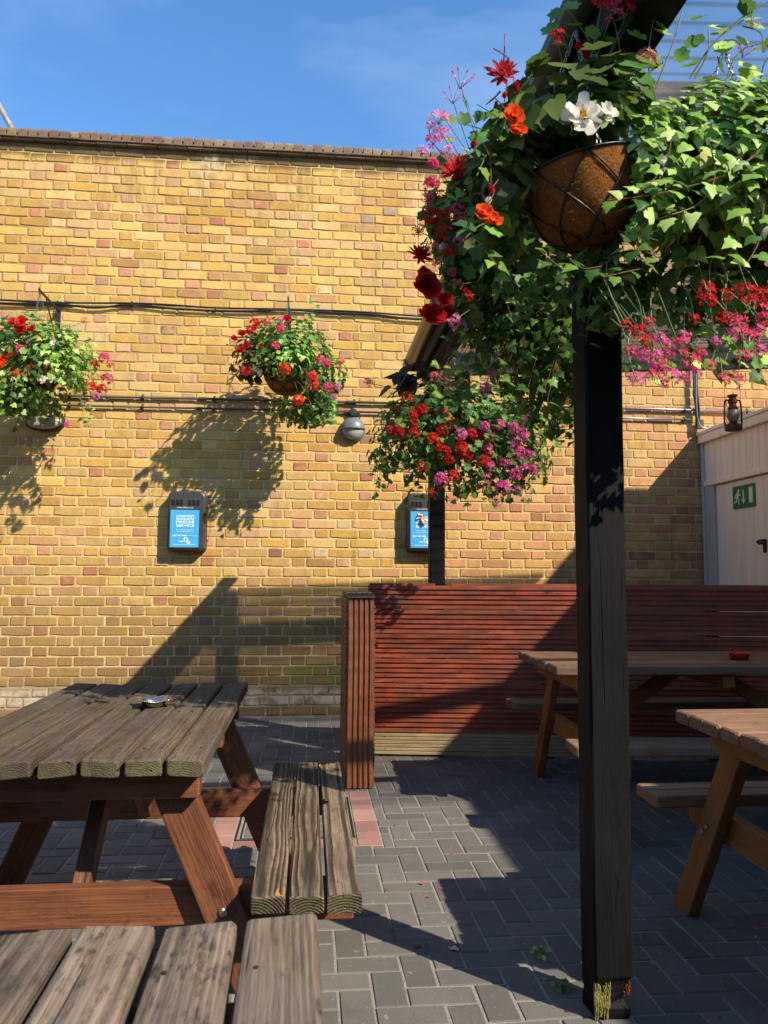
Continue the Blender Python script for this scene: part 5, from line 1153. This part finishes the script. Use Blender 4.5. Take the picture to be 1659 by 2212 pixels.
flist(D3, pl, [(410, 225, 'head', 'scar', .042), (470, 350, 'head', 'scar', .045), (525, 320, 'head', 'red', .045), (350, 490, 'head', 'red', .045), (285, 480, 'head', 'red', .035), (470, 420, 'head', 'scar', .036), (470, 500, 'head', 'scar', .04), (690, 355, 'head', 'scar', .048), (770, 420, 'head', 'scar', .036), (690, 480, 'head', 'scar', .044), (610, 545, 'head', 'scar', .044), (655, 600, 'head', 'scar', .044), (790, 560, 'head', 'scar', .044), (830, 610, 'head', 'scar', .044), (920, 510, 'head', 'scar', .042), (870, 660, 'head', 'scar', .05), (720, 640, 'head', 'red', .036), (740, 705, 'head', 'red', .036), (1010, 720, 'head', 'scar', .045), (770, 830, 'head', 'scar', .042), (520, 765, 'loose', 'red', .04), (610, 970, 'loose', 'red', .035), (115, 110, 'loose', 'scar', .032), (330, 310, 'loose', 'red', .03),
 (830, 510, 'head', 'lp', .045), (1035, 520, 'head', 'mag', .05), (1030, 625, 'head', 'mag', .045), (1010, 450, 'head', 'mag', .036), (1120, 440, 'head', 'mag', .042), (1240, 460, 'head', 'mag', .04), (1310, 510, 'head', 'mag', .044), (1240, 590, 'head', 'mag', .05), (1270, 650, 'head', 'mag', .05), (1360, 375, 'head', 'mag', .042), (1355, 660, 'head', 'mag', .036), (1250, 810, 'head', 'mag', .048), (1380, 785, 'head', 'mag', .036), (1150, 920, 'head', 'mag', .052), (1020, 855, 'loose', 'mag', .046), (680, 860, 'head', 'mag', .05), (1050, 750, 'head', 'mag', .034), (1270, 935, 'loose', 'mag', .03), (1115, 1060, 'loose', 'mag', .03), (1170, 735, 'loose', 'mag', .04), (1320, 760, 'head', 'mag', .03),
 (620, 65, 'head', 'salm', .036), (690, 60, 'head', 'salm', .036), (750, 135, 'head', 'dry', .044), (880, 110, 'head', 'salm', .03)], fx, fy, 4.30, c)
pl.finish()
# --- shaded pergola basket behind the near one
E2 = thing('hanging_basket', 'shaded basket behind the near post, ivy hiding its coir bowl, dark red begonias', 'hanging basket', (.80, 2.78, 2.22), group=BG)
bowl(E2, .17, .17, .38); pl = Plant(E2, 4); c = Vector((.80, 2.76, 2.2))
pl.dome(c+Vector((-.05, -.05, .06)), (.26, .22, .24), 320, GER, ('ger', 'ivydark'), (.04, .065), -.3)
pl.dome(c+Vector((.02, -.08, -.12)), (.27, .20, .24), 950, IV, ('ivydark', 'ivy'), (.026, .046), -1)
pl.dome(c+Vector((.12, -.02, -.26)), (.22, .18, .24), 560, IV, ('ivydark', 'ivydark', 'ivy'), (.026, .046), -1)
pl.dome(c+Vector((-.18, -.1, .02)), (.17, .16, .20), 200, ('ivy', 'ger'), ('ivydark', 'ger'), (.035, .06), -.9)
for i in range(34):
    s = c+Vector((pl.q.uniform(-.2, .2), -.12-pl.q.random()*.08, pl.q.uniform(-.12, .1))); lx = pl.q.uniform(-.30, .05); e = s+Vector((lx, pl.q.uniform(-.08, .1), -.2-pl.q.random()*.3)); pl.trail([s, (s+e)/2+Vector((.02+lx*.1, -.03, .05)), e], ('ivy', 'tri'), ('ivydark', 'ivy'), (.032, .05), .036, .0014)
fx, fy = (lambda z: 862.6+z/4.167), (lambda z: 464.5+z/4.167)
flist(E2, pl, [(185, 370, 'spiky', 'dred', .044), (235, 640, 'double', 'dred', .06), (300, 930, 'double', 'red', .058), (420, 895, 'double', 'red', .042), (610, 330, 'open', 'white', .03), (580, 430, 'bud', 'white', .03), (700, 350, 'loose', 'salm', .03), (480, 985, 'loose', 'lp', .028), (550, 1010, 'loose', 'lp', .025), (390, 330, 'bud', 'white', .03), (280, 110, 'bud', 'dred', .04), (775, 1560, 'head', 'mag', .024), (830, 1430, 'loose', 'mag', .02)], fx, fy, 2.52, c, 1.0, 'red')
def F(lst, t, plant, Y, base, stem='stem'):
    for px, py, kind, mat, d_px, *k in lst:
        y_ = Y+(k[0] if k else 0); p = at(px, py, y_); rad = d_px/2*y_/1700*1.05
        b0 = base+(p-base)*.3+Vector((0, .02, .05)) if base is not None else p+Vector((fr_.uniform(-.05, .06), fr_.uniform(.06, .14), fr_.uniform(.08, .2))); plant.stalk(b0, p, .012, .0016, stem); flower(t, p, kind, mat, rad, jit=.25)
F([(947, 262, 'loose', 'lp', 66), (955, 290, 'loose', 'lp', 40), (935, 308, 'loose', 'pink', 46), (978, 218, 'umbel', 'lp', 46), (995, 185, 'umbel', 'lp', 56), (983, 372, 'spiky', 'dred', 70), (932, 400, 'head', 'pink', 42), (945, 445, 'loose', 'red', 58), (1003, 432, 'loose', 'red', 52), (963, 437, 'loose', 'red', 40), (975, 490, 'head', 'mag', 28), (940, 487, 'bud', 'dred', 40)], E2, pl, 2.48, c, 'stem')
for a, b in (((1080, 400), (1000, 215)), ((1070, 420), (965, 262)), ((1060, 440), (945, 320)), ((1060, 470), (955, 420)), ((1040, 520), (930, 480)), ((1080, 380), (1040, 290))):
    pl.trail([at(*a, 2.6), at((a[0]+b[0])/2+6, (a[1]+b[1])/2+10, 2.54), at(*b, 2.5)], ('ger', 'ivy'), ('ger', 'ivydark'), (.035, .06), .04, .002, 'stem')
pl.dome(at(985, 470, 2.52), (.10, .09, .17), 170, GER, ('ger', 'ivy', 'ivydark'), (.035, .06), -1)
pl.dome(at(1010, 560, 2.5), (.10, .09, .12), 130, ('ivy', 'ger'), ('ger', 'ivydark'), (.035, .055), -1)
pl.dome(at(1045, 420, 2.5), (.09, .09, .16), 110, GER, ('ger', 'ivydark'), (.04, .065), -1)
F([(912, 330, 'loose', 'lp', 34), (925, 430, 'loose', 'pink', 40), (905, 500, 'loose', 'red', 36), (945, 570, 'loose', 'pink', 32), (975, 590, 'loose', 'pink', 28), (1010, 640, 'loose', 'red', 34), (985, 690, 'loose', 'lp', 30), (1020, 520, 'loose', 'red', 30), (1000, 350, 'loose', 'red', 36), (960, 470, 'loose', 'red', 46), (985, 455, 'loose', 'pink', 40), (925, 470, 'loose', 'red', 40), (990, 520, 'head', 'mag', 26), (955, 505, 'loose', 'red', 44), (935, 535, 'loose', 'pink', 34), (970, 545, 'head', 'red', 34), (1000, 480, 'head', 'pink', 34), (915, 590, 'bud', 'dred', 34), (960, 650, 'double', 'red', 44), (990, 615, 'loose', 'salm', 30), (935, 355, 'head', 'pink', 30), (965, 330, 'loose', 'lp', 40)], E2, pl, 2.40, c, 'stem')
pl.finish(290)
# --- near basket on the near post
N1 = thing('hanging_basket', 'nearest basket with bare coir bowl, big white and orange begonias', 'hanging basket', (.672, 1.88, 2.238), group=BG)
bowl(N1, .152, .195, .38, (.10, -.24)); fb = MB(); q_ = random.Random(31); rt_ = Euler((.10, -.24, 0)).to_matrix()
for i in range(420):
    a = q_.uniform(3.0, 6.4); b = q_.uniform(.02, 1.35); d = Vector((math.cos(b)**.8*math.cos(a)*.152, math.cos(b)**.8*math.sin(a)*.152, -.195*math.sin(b))); nn = d.normalized(); tv = Vector((q_.gauss(0, 1), q_.gauss(0, 1), q_.gauss(0, 1))).normalized()*q_.uniform(.008, .022)
    fb.add(*tube_geo([rt_ @ (d*1.0), rt_ @ (d+nn*q_.uniform(.003, .008)+tv*.6), rt_ @ (d+nn*q_.uniform(0, .006)+tv)], .0005, 3, caps=False))
fb.build('coir_fibres', MT['coir'], N1)['kind'] = 'stuff'
pl = Plant(N1, 5); c = Vector((.672, 1.88, 2.27))
pl.dome(c+Vector((-.05, -.02, .06)), (.17, .15, .17), 110, ('beg', 'beg', 'ger'), ('begleaf', 'begleaf', 'ivydark'), (.05, .092), -.2, .3)
pl.dome(c+Vector((-.19, .02, -.04)), (.07, .10, .17), 80, ('beg', 'beg', 'ivy'), ('begleaf', 'ivydark'), (.04, .085), -1, .3)
pl.dome(c+Vector((.06, -.04, .08)), (.14, .12, .16), 70, ('ger', 'beg'), ('ger', 'begleaf'), (.045, .075), -.1)
pl.dome(c+Vector((-.07, .13, -.18)), (.16, .08, .18), 170, IV, ('ivydark', 'ivy'), (.026, .044), -1)
pl.dome(c+Vector((.10, .02, -.32)), (.12, .06, .12), 170, IV, ('ivydark', 'ivydark', 'ivy'), (.026, .044), -1)
for e_ in ((-.22, -.03, -.30), (-.16, .06, -.40), (-.12, .08, -.44), (.12, .08, -.42), (.17, .05, -.38), (.14, .05, -.42), (-.02, .09, -.46), (.05, .09, -.45)):
    e = c+Vector(e_); s = c+Vector((e_[0]*.6, .10, -.02)); pl.trail([s, (s+e)/2+Vector((e_[0]*.5, 0, .02)), e], IV, ('ivydark', 'ivy'), (.026, .042), .024)
fx = fy = None
for pts in (((1420, 520), (1370, 505), (1335, 500)), ((1430, 560), (1380, 540), (1330, 545)), ((1400, 470), (1375, 520), (1390, 570)), ((1300, 575), (1260, 580), (1230, 560)), ((1240, 600), (1200, 570), (1165, 540)), ((1390, 580), (1340, 590), (1300, 600))):
    pl.trail([at(x, y, 1.70) for x, y in pts], IV, ('ivy', 'ivydark'), (.024, .040), .02)
F([(1085, 163, 'spiky', 'dred', 78), (1112, 198, 'bud', 'dred', 40, -.10), (1090, 214, 'bud', 'dred', 30, -.10), (1108, 255, 'double', 'or', 62, -.10), (1118, 285, 'double', 'or', 50, -.10), (1043, 462, 'double', 'or', 52, -.10), (1066, 480, 'double', 'or', 48, -.10), (1050, 440, 'bud', 'white', 36), (1060, 415, 'bud', 'red', 34, -.10), (1018, 318, 'bud', 'dred', 34)], N1, pl, 1.80, None, 'red')
for o in F([], N1, pl, 1.7, c) or []: pass
p = at(1258, 253, 1.68); flower(N1, p, 'open', 'white', .054, (-.1, -1, .1), .05, 'large white begonia with yellow centre'); pl.stalk(c+Vector((.02, -.05, .06)), p, .02, .002, 'red')
p = at(1308, 245, 1.69); flower(N1, p, 'open', 'white', .034, (.3, -1, .2), .1); pl.stalk(c+Vector((.05, -.05, .06)), p, .02, .002, 'red')
F([(1300, 8, 'loose', 'red', 60), (1322, 28, 'loose', 'pink', 62), (1360, 12, 'loose', 'red', 44), (1248, 108, 'bud', 'red', 40), (1200, 80, 'loose', 'red', 44), (1265, 130, 'bud', 'dred', 40), (1393, 133, 'head', 'dry', 62, .03), (1250, 330, 'bud', 'dry', 20)], N1, pl, 1.78, c)
for a, b in (((1300, 140), (1215, 10)), ((1340, 110), (1320, 30)), ((1230, 120), (1190, 20)), ((1120, 310), (1030, 225)), ((1110, 330), (1010, 270)), ((1090, 350), (1010, 320)), ((1080, 300), (1030, 380)), ((1070, 480), (1000, 520))):
    pl.trail([at(*a, 1.84), at((a[0]+b[0])/2, (a[1]+b[1])/2-12, 1.81), at(*b, 1.79)], ('ger', 'ivy'), ('ger', 'ivydark'), (.032, .055), .03, .002, 'stem')
pl.finish(290)
# --- ivy basket at the right of the near one
V4 = thing('hanging_basket', 'ivy basket at the top right corner, bowl buried in pale ivy, pink flowers trailing below', 'hanging basket', (1.09, 1.90, 2.20), group=BG)
bowl(V4, .15, .18, .42); pl = Plant(V4, 6); c = Vector((1.09, 1.88, 2.24))
pl.dome(c+Vector((0, -.03, .0)), (.25, .22, .21), 800, ('tri', 'ivy', 'tri'), ('ivylime', 'ivy', 'ivylime'), (.030, .055), -.35, .7, .8, (.25, -.45, 0))
pl.dome(c+Vector((.02, -.04, -.10)), (.26, .22, .17), 520, ('tri', 'ivy'), ('ivylime', 'ivy', 'ivylime'), (.030, .054), -.75, .7, .8, (.25, -.45, 0))
pl.dome(c+Vector((0, -.03, -.02)), (.26, .22, .22), 560, ('tri', 'ivy', 'tri'), ('ivylime', 'ivylime', 'ivy'), (.028, .048), -.7, 1, .5, (.7, -.9, .3), front=True)
pl.dome(at(1425, 330, 1.76), (.075, .07, .13), 190, ('tri', 'ivy'), ('ivylime', 'ivy', 'ivylime'), (.026, .044), -1, .6, .5, (.5, -.7, .2))
pl.dome(at(1430, 450, 1.74), (.07, .06, .08), 110, ('tri', 'ivy'), ('ivy', 'ivylime'), (.026, .042), -1, .6, .4, (.5, -.7, .2))
pl.dome(c+Vector((.02, .02, -.02)), (.19, .14, .22), 240, ('ger', 'ivy'), ('ivydark',), (.05, .07), -1, .5)
pl.dome(c+Vector((-.02, .06, -.26)), (.24, .10, .14), 150, IV, ('ivydark', 'ivy', 'ivydark'), (.035, .06), -1)
pl.dome(c+Vector((.08, .04, -.40)), (.2, .08, .12), 45, IV, ('ivydark', 'ivy', 'ger'), (.03, .055), -1)
for pts in (((1640, 330), (1560, 380), (1460, 410), (1385, 425), (1312, 432)), ((1530, 300), (1545, 380), (1510, 440), (1430, 470), (1400, 478)), ((1600, 340), (1612, 420), (1595, 520), (1560, 560)), ((1650, 440), (1640, 520), (1600, 590)), ((1450, 300), (1440, 350), (1400, 400), (1370, 415))):
    pl.trail([at(x, y, 1.64+.01*i) for i, (x, y) in enumerate(pts)], ('tri', 'ivy'), ('ivylime', 'ivylime', 'ivy'), (.034, .052), .028, .0022)
for a, m_, b in (((1420, 180), (1455, 90), (1475, 20)), ((1490, 170), (1545, 90), (1640, 20)), ((1500, 170), (1530, 110), (1530, 60)), ((1560, 200), (1600, 110), (1690, 90)), ((1640, 200), (1650, 140), (1680, 100)), ((1410, 190), (1400, 120), (1420, 0)), ((1545, 90), (1600, 40), (1700, -20))):
    pl.trail([at(*a, 1.82), at(*m_, 1.80), at(*b, 1.79)], ('ger',), ('ivylime', 'ger'), (.04, .06), .035, .0024, 'stem')
for a, b in (((1500, 600), (1380, 800)), ((1560, 600), (1440, 830)), ((1600, 600), (1560, 800)), ((1620, 560), (1640, 760)), ((1480, 600), (1420, 720)), ((1650, 620), (1600, 720)), ((1400, 600), (1380, 740)), ((1540, 640), (1480, 790)), ((1560, 700), (1610, 790)), ((1450, 640), (1520, 800)), ((1600, 700), (1645, 810))):
    pl.trail([at(*a, 1.92), at((a[0]+b[0])/2+10, (a[1]+b[1])/2, 1.88), at(*b, 1.86)], ('ivy', 'tri', 'ger'), ('ivy', 'ivydark', 'ivylime'), (.03, .05), .03, .0014, 'stem')
F([(1362, 760, 'loose', 'pink', 36), (1350, 700, 'loose', 'red', 30), (1432, 830, 'loose', 'pink', 34), (1480, 820, 'loose', 'mag', 34), (1535, 790, 'loose', 'pink', 34), (1605, 770, 'loose', 'pink', 40), (1642, 760, 'loose', 'mag', 40), (1500, 690, 'loose', 'red', 34), (1400, 700, 'loose', 'pink', 36), (1440, 770, 'loose', 'pink', 40), (1478, 730, 'loose', 'mag', 36), (1510, 765, 'loose', 'pink', 34), (1545, 740, 'loose', 'mag', 30), (1565, 690, 'loose', 'red', 44), (1570, 640, 'loose', 'red', 40), (1640, 715, 'loose', 'mag', 40), (1527, 628, 'loose', 'red', 50), (1515, 645, 'loose', 'red', 44), (1535, 650, 'loose', 'red', 40), (1610, 632, 'loose', 'red', 56), (1625, 655, 'loose', 'red', 56), (1648, 640, 'loose', 'red', 50), (1650, 670, 'loose', 'pink', 50), (1592, 700, 'loose', 'pink', 52), (1580, 725, 'loose', 'mag', 44), (1600, 722, 'loose', 'pink', 44), (1625, 730, 'loose', 'pink', 48), (1647, 690, 'loose', 'pink', 46), (1374, 715, 'loose', 'red', 44), (1390, 742, 'loose', 'red', 46), (1424, 733, 'loose', 'mag', 44), (1440, 745, 'loose', 'mag', 30), (1467, 748, 'loose', 'pink', 56), (1491, 780, 'loose', 'pink', 52), (1414, 779, 'loose', 'mag', 54), (1388, 772, 'loose', 'mag', 44), (1425, 795, 'loose', 'pink', 40), (1374, 820, 'loose', 'mag', 48), (1410, 812, 'loose', 'pink', 40), (1452, 814, 'loose', 'mag', 52), (1505, 805, 'loose', 'mag', 34), (1561, 818, 'loose', 'pink', 34), (1590, 822, 'loose', 'pink', 46), (1625, 60, 'umbel', 'salm', 30), (1605, 120, 'umbel', 'red', 40), (1650, 110, 'umbel', 'red', 30)], V4, pl, 1.68, None)
pl.finish(290)

# ------------------------------------------------------------------ small things on the paving
pm = MB(); q_ = random.Random(21)
for i in range(120):
    if i < 26: x, y = q_.uniform(.15, 1.2), q_.uniform(4.7, 5.3)
    else: x, y = q_.uniform(-.6, 2.2), q_.uniform(2.1, 5.2)
    s = q_.uniform(.008, .016); m = leaf_mtx(Vector((x, y, .004)), (q_.gauss(0, .4), q_.gauss(0, .4), 1), (q_.gauss(0, 1), q_.gauss(0, 1), 0), s)
    pm.add([(-.3, 0, 0), (.3, 0, 0), (.5, .5, .12), (0, 1, .3), (-.5, .6, .1)], [(0, 1, 2, 3, 4)], q_.choice((0, 0, 0, 1, 2)), m)
o = pm.build('fallen_petals', [MT['p_pink'], MT['p_red'], MT['paleleaf']]); o['kind'] = 'stuff'
def weed(x, y, label, sd, s):
    t = thing('weed', label, 'weed', (x, y, 0), group='weeds in the paving joints'); q = random.Random(sd); st = MB()
    me = MB().add([(0, 0, 0), (.35, .3, .05), (.4, .7, .02), (0, 1, -.05), (-.4, .7, .02), (-.35, .3, .05), (0, .5, 0)], [(0, 1, 6), (1, 2, 6), (2, 3, 6), (3, 4, 6), (4, 5, 6), (5, 0, 6)]).mesh('leaf', MT['ivylime' if sd == 1 else 'ivydark'])
    for k in range(9):
        a = k*2.4; e = Vector((math.cos(a)*s*q.uniform(.3, .9), math.sin(a)*s*q.uniform(.3, .9), s*q.uniform(.5, 1.1))); st.add(*tube_geo([(0, 0, -.004), e*.6, e], .0012, 4)); obj('leaf', me, t, mtx=leaf_mtx(e, (math.cos(a)*.5, math.sin(a)*.5-.5, 1), (math.cos(a), math.sin(a), .1), s*.75))
    st.build('stem', MT['stem'], t)
weed(.752, 2.555, 'bright green seedling in the joint left of the near post', 1, .026); weed(.748, 2.345, 'dark green seedling close to the foot of the near post', 2, .028)
def fallen(x, y, mat, label, s, rz):
    t = MB().add([(-.05, 0, .1), (.3, .1, .02), (.45, .5, .18), (.2, .8, .04), (0, 1.1, .22), (-.3, .75, .06), (-.42, .4, .2), (-.25, .1, .03), (0, .5, .02)], [(i, (i+1) % 8, 8) for i in range(8)]).build('fallen_leaf', MT[mat]); t.location = (x, y, .001); t.scale = (s, s, s); t.rotation_euler = (0, 0, rz); tag(t, label, 'leaf', 'fallen leaves on the paving')
fallen(.50, 2.615, 'paleleaf', 'pale curled leaf on the paving at the shadow of the near post', .034, 1.2); fallen(.378, 2.66, 'brownleaf', 'small brown leaf lying in the shadow of the near post', .03, 2.6)
